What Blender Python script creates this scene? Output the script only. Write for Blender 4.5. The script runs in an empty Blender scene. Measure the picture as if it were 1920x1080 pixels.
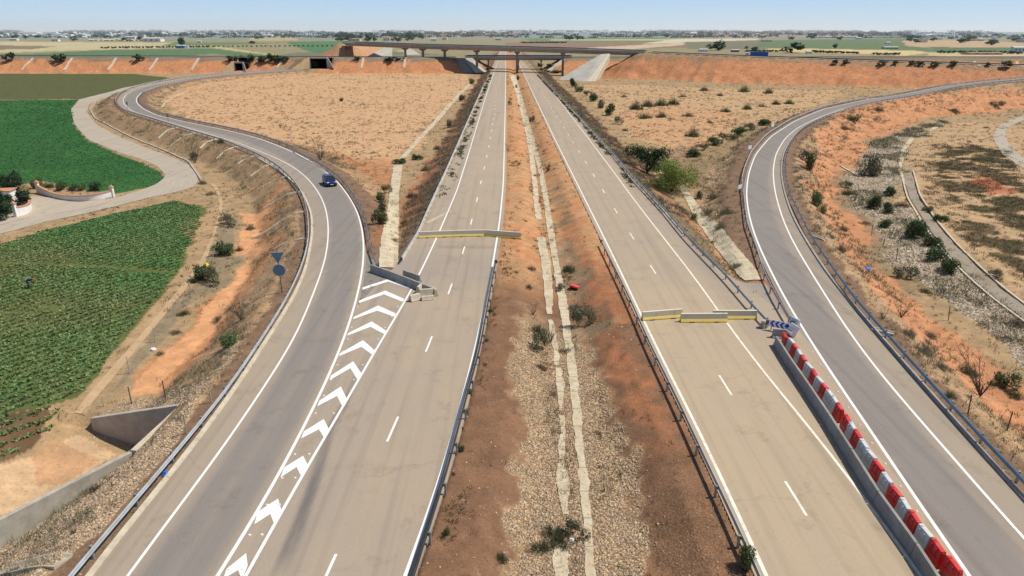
import bpy, math, random
import numpy as np
random.seed(7); rng = np.random.default_rng(7)
scene = bpy.context.scene
col = scene.collection
PI = math.pi
# ------------------------------------------------------------------ camera model (metres; the photo was taken 24 m above the road)
H = 24.4; F = 1280.0; HZ = 58.0
pitch = math.atan((540 - HZ) / F); CP, SP = math.cos(pitch), math.sin(pitch)
def ray(u, v):
    x = (np.asarray(u, float) - 960) / F; y = -(np.asarray(v, float) - 540) / F
    return np.stack([x, CP + y * SP, -SP + y * CP], -1)
def up(P, z=0.0):
    P = np.asarray(P, float); d = ray(P[..., 0], P[..., 1])
    t = (np.asarray(z, float) - H) / d[..., 2]
    return np.stack([d[..., 0] * t, d[..., 1] * t, np.broadcast_to(z, t.shape) + 0 * t], -1)
def smooth(P, step=1.0, sig=2.0, ext0=0.0, ext1=0.0):
    """resample a traced line evenly and smooth it"""
    P = np.asarray(P, float)
    if ext0: P = np.vstack([P[0] + (P[0] - P[1]) / np.linalg.norm(P[0] - P[1]) * ext0, P])
    if ext1: P = np.vstack([P, P[-1] + (P[-1] - P[-2]) / np.linalg.norm(P[-1] - P[-2]) * ext1])
    s = np.r_[0, np.cumsum(np.linalg.norm(np.diff(P, axis=0), axis=1))]
    n = max(3, int(s[-1] / step) + 1); t = np.linspace(0, s[-1], n)
    Q = np.stack([np.interp(t, s, P[:, k]) for k in range(P.shape[1])], -1)
    k = int(sig * 3 / (s[-1] / (n - 1)))
    if k >= 1:
        w = np.exp(-0.5 * (np.arange(-k, k + 1) / (k / 3)) ** 2); w /= w.sum()
        a = 2 * Q[0] - Q[1:k + 1][::-1] if n > k else Q[:1]
        b = 2 * Q[-1] - Q[-k - 1:-1][::-1] if n > k else Q[-1:]
        if n > k + 1:
            E = np.vstack([a, Q, b])
            Q = np.stack([np.convolve(E[:, j], w, 'valid') for j in range(Q.shape[1])], -1)
    return Q
def tangents(P):
    T = np.gradient(P[:, :2], axis=0); return T / (np.linalg.norm(T, axis=1, keepdims=True) + 1e-9)
def offset(P, d):
    T = tangents(P); Q = P.copy(); Q[:, 0] += T[:, 1] * d; Q[:, 1] -= T[:, 0] * d; return Q    # +d = right of travel
def arclen(P): return np.r_[0, np.cumsum(np.linalg.norm(np.diff(P, axis=0), axis=1))]
def at_len(P, s):
    a = arclen(P); return np.stack([np.interp(s, a, P[:, k]) for k in range(P.shape[1])], -1)
def near(P, q):
    """closest sample of P to the point q"""
    return int(np.argmin(np.hypot(P[:, 0] - q[0], P[:, 1] - q[1])))
def _hash(i, j, s):
    n = (i * 374761393 + j * 668265263 + s * 1274126177) & 0xffffffff
    n = ((n ^ (n >> 13)) * 1274126177) & 0xffffffff
    return ((n ^ (n >> 16)) & 0xffff) / 65535.0
def vnoise(x, y, s=0):
    i = np.floor(x).astype(np.int64); j = np.floor(y).astype(np.int64); fx = x - i; fy = y - j
    fx = fx * fx * (3 - 2 * fx); fy = fy * fy * (3 - 2 * fy)
    return (_hash(i, j, s) * (1 - fx) + _hash(i + 1, j, s) * fx) * (1 - fy) + (_hash(i, j + 1, s) * (1 - fx) + _hash(i + 1, j + 1, s) * fx) * fy
def fbm(x, y, s=0, o=4):
    r = 0; a = 0.5
    for k in range(o): r = r + a * vnoise(x * 2 ** k, y * 2 ** k, s + k); a *= 0.5
    return r / (1 - 0.5 ** o)
def inpoly(X, Y, P):
    r = np.zeros(X.shape, bool); n = len(P); j = n - 1
    for i in range(n):
        xi, yi = P[i][:2]; xj, yj = P[j][:2]
        if yi != yj: r ^= ((yi > Y) != (yj > Y)) & (X < (xj - xi) * (Y - yi) / (yj - yi) + xi)
        j = i
    return r
# ------------------------------------------------------------------ objects
used = {}
def tag(o, label=None, cat=None, group=None, kind=None):
    if label: o['label'] = label
    if cat: o['category'] = cat
    if group: o['group'] = group
    if kind: o['kind'] = kind
    return o
def empty(name, loc=(0, 0, 0), rz=0.0, label=None, cat=None, group=None):
    o = bpy.data.objects.new(name, None); col.objects.link(o); o.empty_display_size = 0.3
    o.location = [float(c) for c in loc]; o.rotation_euler = (0, 0, rz)
    return tag(o, label, cat, group)
def link(name, me, parent=None, loc=None, rz=0.0, sc=None):
    o = bpy.data.objects.new(name, me); col.objects.link(o)
    if parent: o.parent = parent
    if loc is not None: o.location = [float(c) for c in loc]
    if rz: o.rotation_euler = (0, 0, rz)
    if sc is not None: o.scale = (sc, sc, sc) if np.isscalar(sc) else sc
    return o
def npmesh(name, V, Fc, mat=None, colr=None, smooth_=False, extra=None):
    """mesh from an (n,3) vertex array and an (m,3|4) face array (or a list of faces)"""
    me = bpy.data.meshes.new(name); V = np.asarray(V, np.float32)
    if isinstance(Fc, np.ndarray):
        m, k = Fc.shape
        me.vertices.add(len(V)); me.vertices.foreach_set('co', V.ravel())
        me.loops.add(m * k); me.loops.foreach_set('vertex_index', Fc.astype(np.int32).ravel())
        me.polygons.add(m); me.polygons.foreach_set('loop_start', np.arange(0, m * k, k, dtype=np.int32))
        me.polygons.foreach_set('loop_total', np.full(m, k, np.int32))
        me.update(calc_edges=True)
    else:
        me.from_pydata([tuple(map(float, v)) for v in V], [], Fc)
    me.polygons.foreach_set('use_smooth', np.full(len(me.polygons), smooth_))
    if colr is not None:
        a = me.color_attributes.new('Col', 'FLOAT_COLOR', 'POINT')
        c = np.ones((len(V), 4), np.float32); c[:, :colr.shape[1]] = colr; a.data.foreach_set('color', c.ravel())
    if extra:
        for nme, arr in extra.items():
            a = me.color_attributes.new(nme, 'FLOAT_COLOR', 'POINT')
            c = np.ones((len(V), 4), np.float32); c[:, :arr.shape[1]] = arr; a.data.foreach_set('color', c.ravel())
    if mat: me.materials.append(mat)
    me.update(); return me
class MB:
    def __init__(s): s.v = []; s.f = []
    def add(s, V, Fc):
        b = len(s.v); s.v += [tuple(map(float, p)) for p in V]; s.f += [tuple(b + i for i in f) for f in Fc]; return s
    def box(s, c, d, rz=0.0, taper=1.0):
        x, y, z = d[0] / 2, d[1] / 2, d[2] / 2; ca, sa = math.cos(rz), math.sin(rz); V = []
        for sz in (-1, 1):
            t = taper if sz > 0 else 1
            for sx, sy in ((-1, -1), (1, -1), (1, 1), (-1, 1)):
                px, py = sx * x * t, sy * y * t
                V.append((c[0] + px * ca - py * sa, c[1] + px * sa + py * ca, c[2] + sz * z))
        return s.add(V, [(3, 2, 1, 0), (4, 5, 6, 7), (0, 1, 5, 4), (1, 2, 6, 5), (2, 3, 7, 6), (3, 0, 4, 7)])
    def tube(s, p, q, r, r2=None, n=8, cap=True):
        p = np.array(p, float); q = np.array(q, float); r2 = r if r2 is None else r2
        d = (q - p) / (np.linalg.norm(q - p) + 1e-9); a = np.cross(d, (0, 0, 1) if abs(d[2]) < .9 else (1, 0, 0)); a /= np.linalg.norm(a); b = np.cross(d, a)
        V = []
        for c, rr in ((p, r), (q, r2)):
            for k in range(n): t = 2 * PI * k / n; V.append(c + rr * (math.cos(t) * a + math.sin(t) * b))
        Fc = [(k, (k + 1) % n, n + (k + 1) % n, n + k) for k in range(n)]
        if cap: Fc += [tuple(range(n))[::-1], tuple(range(n, 2 * n))]
        return s.add(V, Fc)
    def sweep(s, prof, path, closed=True, caps=True, up_z=None):
        """prof: (lateral, height) points, lateral + = right of travel; path: (n,3)"""
        T = tangents(path); n = len(prof); V = []
        for p, t in zip(path, T):
            for a, h in prof: V.append((p[0] + t[1] * a, p[1] - t[0] * a, p[2] + h))
        Fc = []; m = n if closed else n - 1
        for i in range(len(path) - 1):
            for k in range(m): Fc.append((i * n + k, i * n + (k + 1) % n, (i + 1) * n + (k + 1) % n, (i + 1) * n + k))
        if closed and caps: Fc += [tuple(range(n)), tuple(range((len(path) - 1) * n, len(path) * n))[::-1]]
        return s.add(V, Fc)
    def prism(s, poly, z0, z1):
        n = len(poly); V = [(p[0], p[1], z0) for p in poly] + [(p[0], p[1], z1) for p in poly]
        return s.add(V, [tuple(range(n))[::-1], tuple(range(n, 2 * n))] + [(k, (k + 1) % n, n + (k + 1) % n, n + k) for k in range(n)])
    def mesh(s, name, mat, sm=False, bevel=0.0):
        me = npmesh(name, np.array(s.v), s.f, mat, None, sm)
        import bmesh
        bm = bmesh.new(); bm.from_mesh(me); bmesh.ops.recalc_face_normals(bm, faces=bm.faces)
        if bevel: bmesh.ops.bevel(bm, geom=[e for e in bm.edges if len(e.link_faces) == 2 and e.calc_face_angle(0) > .5], offset=bevel, segments=1, affect='EDGES', clamp_overlap=True)
        bm.to_mesh(me); bm.free()
        return me
    def build(s, name, mat, parent=None, loc=None, rz=0.0, sm=False, bevel=0.0):
        return link(name, s.mesh(name, mat, sm, bevel), parent, loc, rz)
# ------------------------------------------------------------------ materials
def new_mat(name, rough=0.8, spec=0.3, metal=0.0):
    m = bpy.data.materials.new(name); m.use_nodes = True; nt = m.node_tree; b = nt.nodes['Principled BSDF']
    b.inputs['Roughness'].default_value = rough; b.inputs['Metallic'].default_value = metal
    b.inputs['Specular IOR Level'].default_value = spec
    return m, nt, b
def N(nt, t, **kw):
    n = nt.nodes.new(t)
    for k, v in kw.items():
        if k.startswith('_'): setattr(n, k[1:], v)
        else: n.inputs[k.replace('__', ' ')].default_value = v
    return n
def mixc(nt, a, b, f, mode='MIX'):
    n = nt.nodes.new('ShaderNodeMix'); n.data_type = 'RGBA'; n.blend_type = mode; n.clamp_result = False
    for i, x in ((0, f), (6, a), (7, b)):
        if isinstance(x, (int, float)): n.inputs[i].default_value = x
        elif isinstance(x, tuple): n.inputs[i].default_value = (*x[:3], 1)
        else: nt.links.new(x, n.inputs[i])
    return n.outputs[2]
def ramp(nt, src, a, b, va=0.0, vb=1.0):
    n = nt.nodes.new('ShaderNodeMapRange'); n.inputs[1].default_value = a; n.inputs[2].default_value = b; n.inputs[3].default_value = va; n.inputs[4].default_value = vb
    nt.links.new(src, n.inputs[0]); return n.outputs[0]
def noise(nt, scale, detail=4.0, rough=0.6, vec=None, out='Fac'):
    n = N(nt, 'ShaderNodeTexNoise', Scale=scale, Detail=detail, Roughness=rough)
    if vec is None: vec = geo_pos(nt)
    nt.links.new(vec, n.inputs['Vector']); return n.outputs[out]
def geo_pos(nt):
    for n in nt.nodes:
        if n.bl_idname == 'ShaderNodeNewGeometry': return n.outputs['Position']
    return nt.nodes.new('ShaderNodeNewGeometry').outputs['Position']
def math_(nt, op, a, b=0.0):
    n = nt.nodes.new('ShaderNodeMath'); n.operation = op
    for i, x in enumerate((a, b)):
        if isinstance(x, (int, float)): n.inputs[i].default_value = x
        else: nt.links.new(x, n.inputs[i])
    return n.outputs[0]
def attr(nt, name, out='Color'):
    n = nt.nodes.new('ShaderNodeAttribute'); n.attribute_name = name; return n.outputs[out]
def bump(nt, b, h, strength=0.4, dist=0.05):
    n = N(nt, 'ShaderNodeBump', Strength=strength, Distance=dist); nt.links.new(h, n.inputs['Height']); nt.links.new(n.outputs['Normal'], b.inputs['Normal'])
def simple(name, c, rough=0.7, metal=0.0, var=0.25, scale=3.0, spec=0.3, dirt=None, bmp=0.0):
    """painted or cast surface with cloudy variation and dirt"""
    m, nt, b = new_mat(name, rough, spec, metal)
    f = noise(nt, scale, 5, 0.65)
    lo = tuple(x * (1 - var) for x in c); hi = tuple(min(1, x * (1 + var)) for x in c)
    o = mixc(nt, lo, hi, ramp(nt, f, 0.3, 0.7))
    if dirt:
        g = noise(nt, scale * 0.37, 6, 0.7); o = mixc(nt, o, dirt, ramp(nt, g, 0.48, 0.72, 0, 0.7))
    nt.links.new(o, b.inputs['Base Color'])
    if bmp: bump(nt, b, noise(nt, scale * 12, 3), bmp, 0.02)
    return m
def leafmat(name, trans=0.25):
    m, nt, b = new_mat(name, 0.7, 0.2)
    c = attr(nt, 'Col'); rnd = nt.nodes.new('ShaderNodeObjectInfo').outputs['Random']
    o = mixc(nt, c, (0.5, 0.5, 0.5), 0.0); g = nt.nodes.new('ShaderNodeHueSaturation'); nt.links.new(o, g.inputs['Color'])
    nt.links.new(ramp(nt, rnd, 0, 1, 0.8, 1.25), g.inputs['Value']); nt.links.new(ramp(nt, rnd, 0, 1, 0.485, 0.515), g.inputs['Hue'])
    nt.links.new(g.outputs[0], b.inputs['Base Color'])
    if trans:
        t = nt.nodes.new('ShaderNodeBsdfTranslucent'); nt.links.new(g.outputs[0], t.inputs['Color'])
        mx = nt.nodes.new('ShaderNodeMixShader'); mx.inputs[0].default_value = trans
        nt.links.new(b.outputs[0], mx.inputs[1]); nt.links.new(t.outputs[0], mx.inputs[2]); nt.links.new(mx.outputs[0], nt.nodes['Material Output'].inputs['Surface'])
    return m
M = {}
M['concrete'] = simple('concrete', (.42, .385, .31), .85, var=.2, scale=1.5, dirt=(.24, .19, .13), bmp=.2)
M['concrete_pale'] = simple('concrete_pale', (.54, .47, .345), .85, var=.16, scale=2.0, dirt=(.36, .27, .17), bmp=.2)
M['concrete_grey'] = simple('concrete_grey', (.33, .31, .28), .85, var=.2, scale=1.2, dirt=(.2, .17, .13), bmp=.2)
M['steel'] = simple('galvanised_steel', (.34, .37, .38), .6, .1, var=.18, scale=1.0, dirt=(.26, .23, .19), spec=.2)
M['steel_post'] = simple('post_steel', (.30, .32, .33), .5, .4, var=.2, scale=4, dirt=(.2, .15, .1))
M['steel_dark'] = simple('dark_steel', (.10, .11, .12), .5, .3, var=.2, scale=4)
M['white_paint'] = None
M['black'] = simple('black_rubber', (.02, .02, .02), .8, var=.2)
M['white'] = simple('white_plaster', (.78, .75, .69), .8, var=.08, scale=.6, dirt=(.55, .5, .45))
M['tile'] = simple('terracotta', (.50, .24, .13), .8, var=.3, scale=6)
M['rust'] = simple('rusty_post', (.12, .075, .05), .8, var=.4, scale=5)
M['leaf'] = leafmat('foliage'); M['grass'] = leafmat('grass_blades', .2); M['farleaf'] = leafmat('far_foliage', 0.0)
M['bark'] = simple('bark', (.10, .075, .055), .9, var=.35, scale=8)
SKY = (1.0, 1.0, 0.09)
# ------------------------------------------------------------------ traced lines -> world (road level z = 0)
def W(px, z=0.0, step=1.0, sig=2.0, **k): return smooth(up(px, z), step, sig, **k)
rampL_l = W([(240,1078),(333,950),(400,870),(440,807),(500,718),(535,666),(564,613),(576,579),(598,524),(611,486),(616,447),(615.6,413),(609,383),(598,361),(579,336),(551,313),(520,297),(485,283),(440,265),(387,250),(350,239),(294,222),(249,209),(234,197),(230,188),(236,177),(249,169),(283,158),(350,146),(425,138),(575,128.5)], sig=5, ext0=14)
rampL_r = W([(410,1079),(453,1013),(496,940),(544.5,854),(573,791),(612,719),(631,671),(650,623),(664,579),(670.5,553),(679,516),(683,472),(681.7,447),(677.5,419),(668,391),(651,363),(629,336),(595,310),(562,291),(534,278),(485,259),(425,244),(350,229),(294,216),(267,203),(256,192),(256,183),(266,173),(297,161.5),(360,149),(430,140.5),(578,130)], sig=5, ext0=14)
kerbL = W([(100,1180),(207,1030),(300,920),(383,813),(450,720),(540,579),(559,544),(576,502),(584,458),(587,441),(586,402),(573,369),(556,345),(520,317),(484,296)], sig=3)
mainL_r = W([(762,1078),(795,993),(824,907),(850,820),(874,719),(896,637),(911,560),(920,520),(931,453),(937,416),(944,342),(947,212),(948,138)], sig=6, ext0=14, ext1=900)
mainL_l = W([(460,1079),(496,1013),(540,940),(578,868),(617,805),(660,738),(698,663),(737,603),(763,562),(780,526),(801,485),(827,427),(857,357),(879,287),(909,187),(923,146)], sig=6, ext0=14, ext1=900)
edgeLL = W([(752.5,490),(784,438),(801,399),(840,315),(879,225),(909,157)], sig=4, ext1=900)
mainR_l = W([(1437,1080),(1380,955),(1350,887),(1301,786),(1253,697),(1197,580),(1168,518),(1135,450),(1109,398),(1079,338),(1042,264),(1005,187),(983,140)], sig=6, ext0=14, ext1=900)
mainR_r = W([(1740,1098),(1697,1037),(1649,969),(1552,839),(1480,757),(1430,697),(1380,630),(1343,577),(1301,518),(1238,438),(1190,376),(1146,316),(1101,257),(1050,190),(1011,142)], sig=6, ext0=10, ext1=900)
edgeRR = W([(1447,610),(1372,533),(1297,458),(1246,397),(1190,337),(1138,277),(1079,214),(1016,151)], sig=4, ext1=900)
zR = lambda P: P
_rl = [(1817,1079),(1774,1017),(1716,935),(1658,844),(1601,762),(1552,690),(1497,603),(1471,559),(1434,486),(1416,445),(1404,404),(1399,364),(1403,327),(1416,290),(1445,256),(1490,227),(1545,204),(1619,188),(1693,177),(1767,162),(1845,153),(1920,146.5),(2010,141)]
_rr = [(2030,1130),(1920,1015),(1822,897),(1745,810),(1668,724),(1601,637),(1551,559),(1508,490),(1482,445),(1464,401),(1453,360),(1449,323),(1454,290),(1471,260),(1497,238),(1538,219),(1590,202),(1640,191.5),(1710,180.5),(1780,166),(1855,156.5),(1930,149.5),(2010,144)]
def _zz(P): return [0 if v > 330 else float(np.interp(v, [141, 148, 165, 185, 204, 330], [5.4, 5, 3.4, 2.0, 1.2, 0])) for u, v in P]
rampR_l = smooth(up(_rl, _zz(_rl)), 1.0, 5, 14, 60); rampR_r = smooth(up(_rr, _zz(_rr)), 1.0, 5, 8, 60)
def lut_center(A, B):
    """centre line and half width between two edge lines"""
    s = np.linspace(0, 1, max(len(A), len(B)))
    a = at_len(A, s * arclen(A)[-1])
    j = [near(B, p) for p in a]; b = B[j]
    return (a + b) / 2, np.hypot(*(a - b)[:, :2].T) / 2
def rdp(C, hw, k=4):
    idx = np.unique(np.r_[np.arange(0, len(C), k), len(C) - 1]); return C[idx], hw[idx]
# ------------------------------------------------------------------ terrain
lower = smooth(np.array([(-1500,600,6.9),(-700,545,7.1),(-400,523,7.2),(-200,508,7.3),(-60,494,7.3),(0,490,7.3),(60,491,7.3),(200,494,7.3),(400,500,7.2),(900,520,7.0),(1500,540,6)], float), 6, 12)
fly = smooth(np.array([(-215,1150,4),(-182,900,10),(-158,740,13.5),(-146,628,14.6),(-100,562,14.6),(-60,508,14.5),(-25,474,14.4),(3,459,14.1),(40,446,13.3),(83,436,12.2),(130,413,10.9),(200,378,9.4),(262,346,8.3),(330,300,7.2),(420,235,6)], float), 5, 14)
fsub = lambda a, b: fly[(fly[:, 0] > a) & (fly[:, 0] < b)]
C1, h1 = lut_center(rampL_l, rampL_r); C1, h1 = rdp(C1, h1, 5)
C2, h2 = lut_center(mainL_r[mainL_r[:, 1] < 900], mainL_l); C2, h2 = rdp(C2, h2, 8)
C3, h3 = lut_center(mainR_l[mainR_l[:, 1] < 900], mainR_r); C3, h3 = rdp(C3, h3, 8)
C4, h4 = lut_center(rampR_l, rampR_r); C4, h4 = rdp(C4, h4, 5)
# (centre, half width, extra flat verge right / left of travel, slope, id)
COR = [dict(P=C1, hw=h1, vr=3.0, vl=4.6, sl=.50, id=1), dict(P=C2, hw=h2, vr=3.0, vl=3.2, sl=.36, id=2),
       dict(P=C3, hw=h3, vr=4.2, vl=2.6, sl=.36, id=3), dict(P=C4, hw=h4, vr=4.4, vl=3.2, sl=.46, id=4),
       dict(P=lower[lower[:, 0] < -30], hw=5.5, vr=1, vl=1, sl=.55, id=5), dict(P=lower[lower[:, 0] > 36], hw=5.5, vr=1, vl=1, sl=.5, id=5),
       dict(P=fsub(-500, -143), hw=5, vr=1, vl=1, sl=.6, id=6), dict(P=fsub(80, 130), hw=5, vr=1, vl=1, sl=.56, id=6), dict(P=fsub(126, 900), hw=5, vr=1, vl=1, sl=.34, id=6)]
def base_z(X, Y):
    b = np.full(X.shape, -3.0)
    c1x = np.interp(Y, rampL_r[:, 1], rampL_r[:, 0]); inner = (X > np.minimum(-18, -60)) | (X > -1e9)
    # land between the left ramp and the right ramp lies a little higher than the fields outside
    left_in = (X > LX(Y)) & (X < RX(Y)) & (Y < 470)
    b = np.where(left_in, -1.7, b)
    med = (X > np.interp(Y, mainL_r[:, 1], mainL_r[:, 0])) & (X < np.interp(Y, mainR_l[:, 1], mainR_l[:, 0])) & (Y < 900)
    b = np.where(med, -1.15, b)
    return b
_o = np.argsort(rampL_l[:, 1]); LX = lambda Y: np.interp(Y, rampL_l[_o, 1], rampL_l[_o, 0])
_o2 = np.argsort(rampR_r[:, 1]); RX = lambda Y: np.interp(Y, rampR_r[_o2, 1], rampR_r[_o2, 0])
# underpass beside the left ramp: two wing walls and a sunken track
wt = up([(173, 803)], -4.0)[0]; hb = up([(332, 764)], -0.9)[0]; ha = up([(245, 845)], -0.9)[0]; na = up([(-60, 1008)], -1.6)[0]
_w = (wt - hb)[:2]; _w /= np.hypot(*_w); _nw = np.array([_w[1], -_w[0]]) * .33; _q = (na - ha)[:2]; _q /= np.hypot(*_q); _nq = -np.array([_q[1], -_q[0]]) * .27
TRACK = np.array([hb[:2] + _nw, wt[:2] + _nw, wt[:2] + (-14, 1), wt[:2] + (-40, -4), na[:2] + (-22, -6), na[:2] + _nq, ha[:2] + _nq])
def terrain(X, Y):
    shp = X.shape; X = X.ravel(); Y = Y.ravel(); n = len(X)
    b = base_z(X, Y)
    far = np.clip((Y - 60) / 400, 0, 1)
    b = b + (fbm(X * .05, Y * .05, 3) - .5) * .5 + (fbm(X * .35, Y * .35, 9) - .5) * .22
    z = b.copy(); best_id = np.zeros(n, int); best_e = np.full(n, 1e3); best_side = np.zeros(n)
    for c in COR:
        P = c['P']; hw = np.broadcast_to(c['hw'], (len(P),)); M_ = 70
        box = (X > P[:, 0].min() - M_) & (X < P[:, 0].max() + M_) & (Y > P[:, 1].min() - M_) & (Y < P[:, 1].max() + M_)
        idx = np.nonzero(box)[0]
        if not len(idx): continue
        D = np.full(len(idx), 1e9); S = np.zeros(len(idx)); Z = np.zeros(len(idx)); HWd = np.zeros(len(idx))
        for i in range(len(P) - 1):
            a = P[i]; d = P[i + 1] - a; L2 = d[0] ** 2 + d[1] ** 2
            rx = X[idx] - a[0]; ry = Y[idx] - a[1]
            t = np.clip((rx * d[0] + ry * d[1]) / L2, 0, 1); ex = rx - t * d[0]; ey = ry - t * d[1]
            q = ex * ex + ey * ey; m = q < D
            D[m] = q[m]; Z[m] = (a[2] + t * d[2])[m]; S[m] = (ex * d[1] - ey * d[0])[m]; HWd[m] = (hw[i] + t * (hw[i + 1] - hw[i]))[m]
        D = np.sqrt(D); e = D - HWd
        verge = np.where(S > 0, c['vr'], c['vl'])
        wob = (fbm(X[idx] * .25, Y[idx] * .25, 21) - .5)
        sl = c['sl'] * (1 + .5 * wob)
        zc = Z - .03 - np.clip(e - verge * .55, 0, None) * .05 - sl * np.clip(e - verge, 0, None) + np.where(e > 1.2, (fbm(X[idx] * .9, Y[idx] * .9, 5) - .5) * .28 * np.clip((e - 1.2) / 3, 0, 1), 0)
        zc = np.where(e < .55, Z - .22, zc)
        up_ = zc > z[idx]
        k = idx[up_]; z[k] = zc[up_]
        cl = e < best_e[idx]; k = idx[cl & (up_ | (e < 8))]; mm = cl & (up_ | (e < 8)); best_id[k] = c['id']; best_e[k] = e[mm]; best_side[k] = S[mm]
    # underpass track
    tr = inpoly(X, Y, TRACK); dist = np.hypot(X - (hb[0] + ha[0]) / 2, Y - (hb[1] + ha[1]) / 2)
    z = np.where(tr, np.minimum(z, np.interp(dist, [0, 8, 15], [-5.6, -4.5, -2.4])), z)
    for cut in CUTS:
        z = np.where(inpoly(X, Y, cut), np.minimum(z, cut[0, 2]), z)
    return z.reshape(shp), best_id.reshape(shp), best_e.reshape(shp), best_side.reshape(shp)
# openings of the two culverts through the far embankment
def cutpoly(u0, u1, v):
    a = pt_(u0, v, 486.0), pt_(u1, v, 486.0); z = a[0][2] - .15
    return np.array([(a[0][0] - 3, 478, z), (a[1][0] + 3, 478, z), (a[1][0], 506, z), (a[0][0], 506, z)])
def pt_(u, v, y):
    d = ray(u, v); t = y / d[1]; return np.array([d[0] * t, y, H + d[2] * t])
CUL1 = np.array([pt_(440, 132, 486.0), pt_(455, 132, 486.0)]); CUL2 = np.array([pt_(583, 128.5, 486.0), pt_(612, 128.5, 486.0)])
CUTS = [cutpoly(438, 457, 132), cutpoly(580, 614, 128.5)]
ys = np.concatenate([np.geomspace(9.5, 60, 300), np.geomspace(60, 640, 420)[1:], np.geomspace(640, 26000, 110)[1:]])
aa = np.concatenate([-np.geomspace(1.12, 9, 26)[::-1], np.linspace(-1.1, 1.1, 500), np.geomspace(1.12, 9, 26)])
GX = ys[:, None] * aa[None, :]; GY = np.broadcast_to(ys[:, None], GX.shape).copy()
GZ, GID, GE, GS = terrain(GX, GY)
def gz(x, y):
    x = np.asarray(x, float); y = np.asarray(y, float)
    i = np.clip(np.searchsorted(ys, y) - 1, 0, len(ys) - 2); fy = np.clip((y - ys[i]) / (ys[i + 1] - ys[i]), 0, 1)
    a = x / np.maximum(y, 1e-3); j = np.clip(np.searchsorted(aa, a) - 1, 0, len(aa) - 2); fa = np.clip((a - aa[j]) / (aa[j + 1] - aa[j]), 0, 1)
    return (GZ[i, j] * (1 - fa) + GZ[i, j + 1] * fa) * (1 - fy) + (GZ[i + 1, j] * (1 - fa) + GZ[i + 1, j + 1] * fa) * fy
_T = np.concatenate([np.geomspace(15, 700, 700), np.geomspace(700, 40000, 120)[1:]])
def hit(P):
    """where the sight line of a pixel meets the ground"""
    P = np.atleast_2d(np.asarray(P, float)); out = []
    for u, v in P:
        d = ray(u, v); X = d[0] * _T; Y = d[1] * _T; Zr = H + d[2] * _T
        below = Zr < gz(X, Y)
        if not below.any(): t = _T[-1]
        else:
            k = int(np.argmax(below)); lo, hi = _T[max(k - 1, 0)], _T[k]
            for _ in range(14):
                m = (lo + hi) / 2
                if H + d[2] * m < gz(d[0] * m, d[1] * m): hi = m
                else: lo = m
            t = hi
        x, y = d[0] * t, d[1] * t; out.append((x, y, float(gz(x, y))))
    return np.array(out)
def hit1(u, v): return hit([(u, v)])[0]
# ------------------------------------------------------------------ ground colours (albedo per vertex) painted by land use
def lin(r, g, b, k=1.28): return np.array([((c / 255 + .055) / 1.055) ** 2.4 if c > 10 else c / 255 / 12.92 for c in (r, g, b)]) / k
TAN = lin(206, 160, 116); ORANGE = lin(204, 134, 84); ORANGE2 = lin(210, 150, 104); BROWN = lin(126, 95, 72); DRY = lin(176, 146, 106); GRAV = lin(186, 164, 136)
MEDT = lin(186, 138, 94); SOIL = lin(128, 98, 70); GREEN = lin(56, 106, 54); OLIVE = lin(92, 100, 62); DARKB = lin(112, 92, 66); SAND = lin(208, 172, 130); GREYD = lin(140, 126, 104)
C = np.empty(GX.shape + (3,)); MK = np.zeros(GX.shape + (3,))   # masks: R stones, G scattered dead weeds, B crop texture
wx = (fbm(GX * .12, GY * .12, 31) - .5); wy = (fbm(GX * .12, GY * .12, 47) - .5); amp = np.clip(GY / 40, .8, 9)
PX = GX + wx * 3.2 * np.minimum(amp, 3); PY = GY + wy * 3.2 * np.minimum(amp, 3)
n1 = fbm(GX * .3, GY * .3, 60); n2 = fbm(GX * .06, GY * .06, 70)
def mixin(mask, c, m=None, k=1.0):
    a = (mask.astype(float) * k)[..., None] if mask.dtype == bool else (mask * k)[..., None]
    C[:] = C * (1 - a) + np.asarray(c) * a
    if m is not None: MK[:] = MK * (1 - a) + np.array(m) * a
def zone(px, c, m=None, k=1.0, warp=1.0):
    P = hit(px)[:, :2]; x = GX + (PX - GX) * warp; y = GY + (PY - GY) * warp
    mk = inpoly(x, y, P); mixin(mk, c, m, k); return P
def band(path, w0, w1, c, m=None, k=1.0, warp=.4, ylim=600):
    """strip between two lateral offsets of a path"""
    A = offset(path, w0); B = offset(path, w1); mk = inpoly(GX + (PX - GX) * warp, GY + (PY - GY) * warp, np.vstack([A, B[::-1]])[:, :2]); mixin(mk, c, m, k)
C[:] = DRY; MK[:] = (.15, .5, 0)
fardry = np.clip((GY - 520) / 200, 0, 1); mixin(fardry, lin(150, 140, 104), (0, .1, 0))
e = GE; 
# inner land
zone([(300,185),(350,160),(420,142),(600,136),(860,137),(900,150),(830,212),(765,296),(735,312),(640,292),(560,272),(450,247),(350,224)], lin(205,163,118), (.05,.5,0))
zone([(560,275),(735,305),(745,330),(700,470),(690,420),(640,320)], lin(180,138,94), (.2,.7,0))
zone([(600,285),(745,300),(748,345),(700,380),(650,330)], lin(190,128,82), (.1,.6,0), .55)
zone([(1085,160),(1160,158),(1420,168),(1560,168),(1580,178),(1470,225),(1400,300),(1300,290),(1240,285),(1180,255)], lin(196,160,116), (.05,.65,0))
zone([(1150,215),(1240,195),(1400,215),(1300,290),(1200,262)], lin(202,154,108), (.05,.7,0), .7)
zone([(1240,280),(1300,275),(1400,330),(1390,420),(1400,500),(1330,420)], lin(170,138,104), (.3,.7,0))
zone([(1280,300),(1420,225),(1450,240),(1400,330),(1370,430)], lin(150,128,92), (.4,.5,0), .8)
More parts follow.
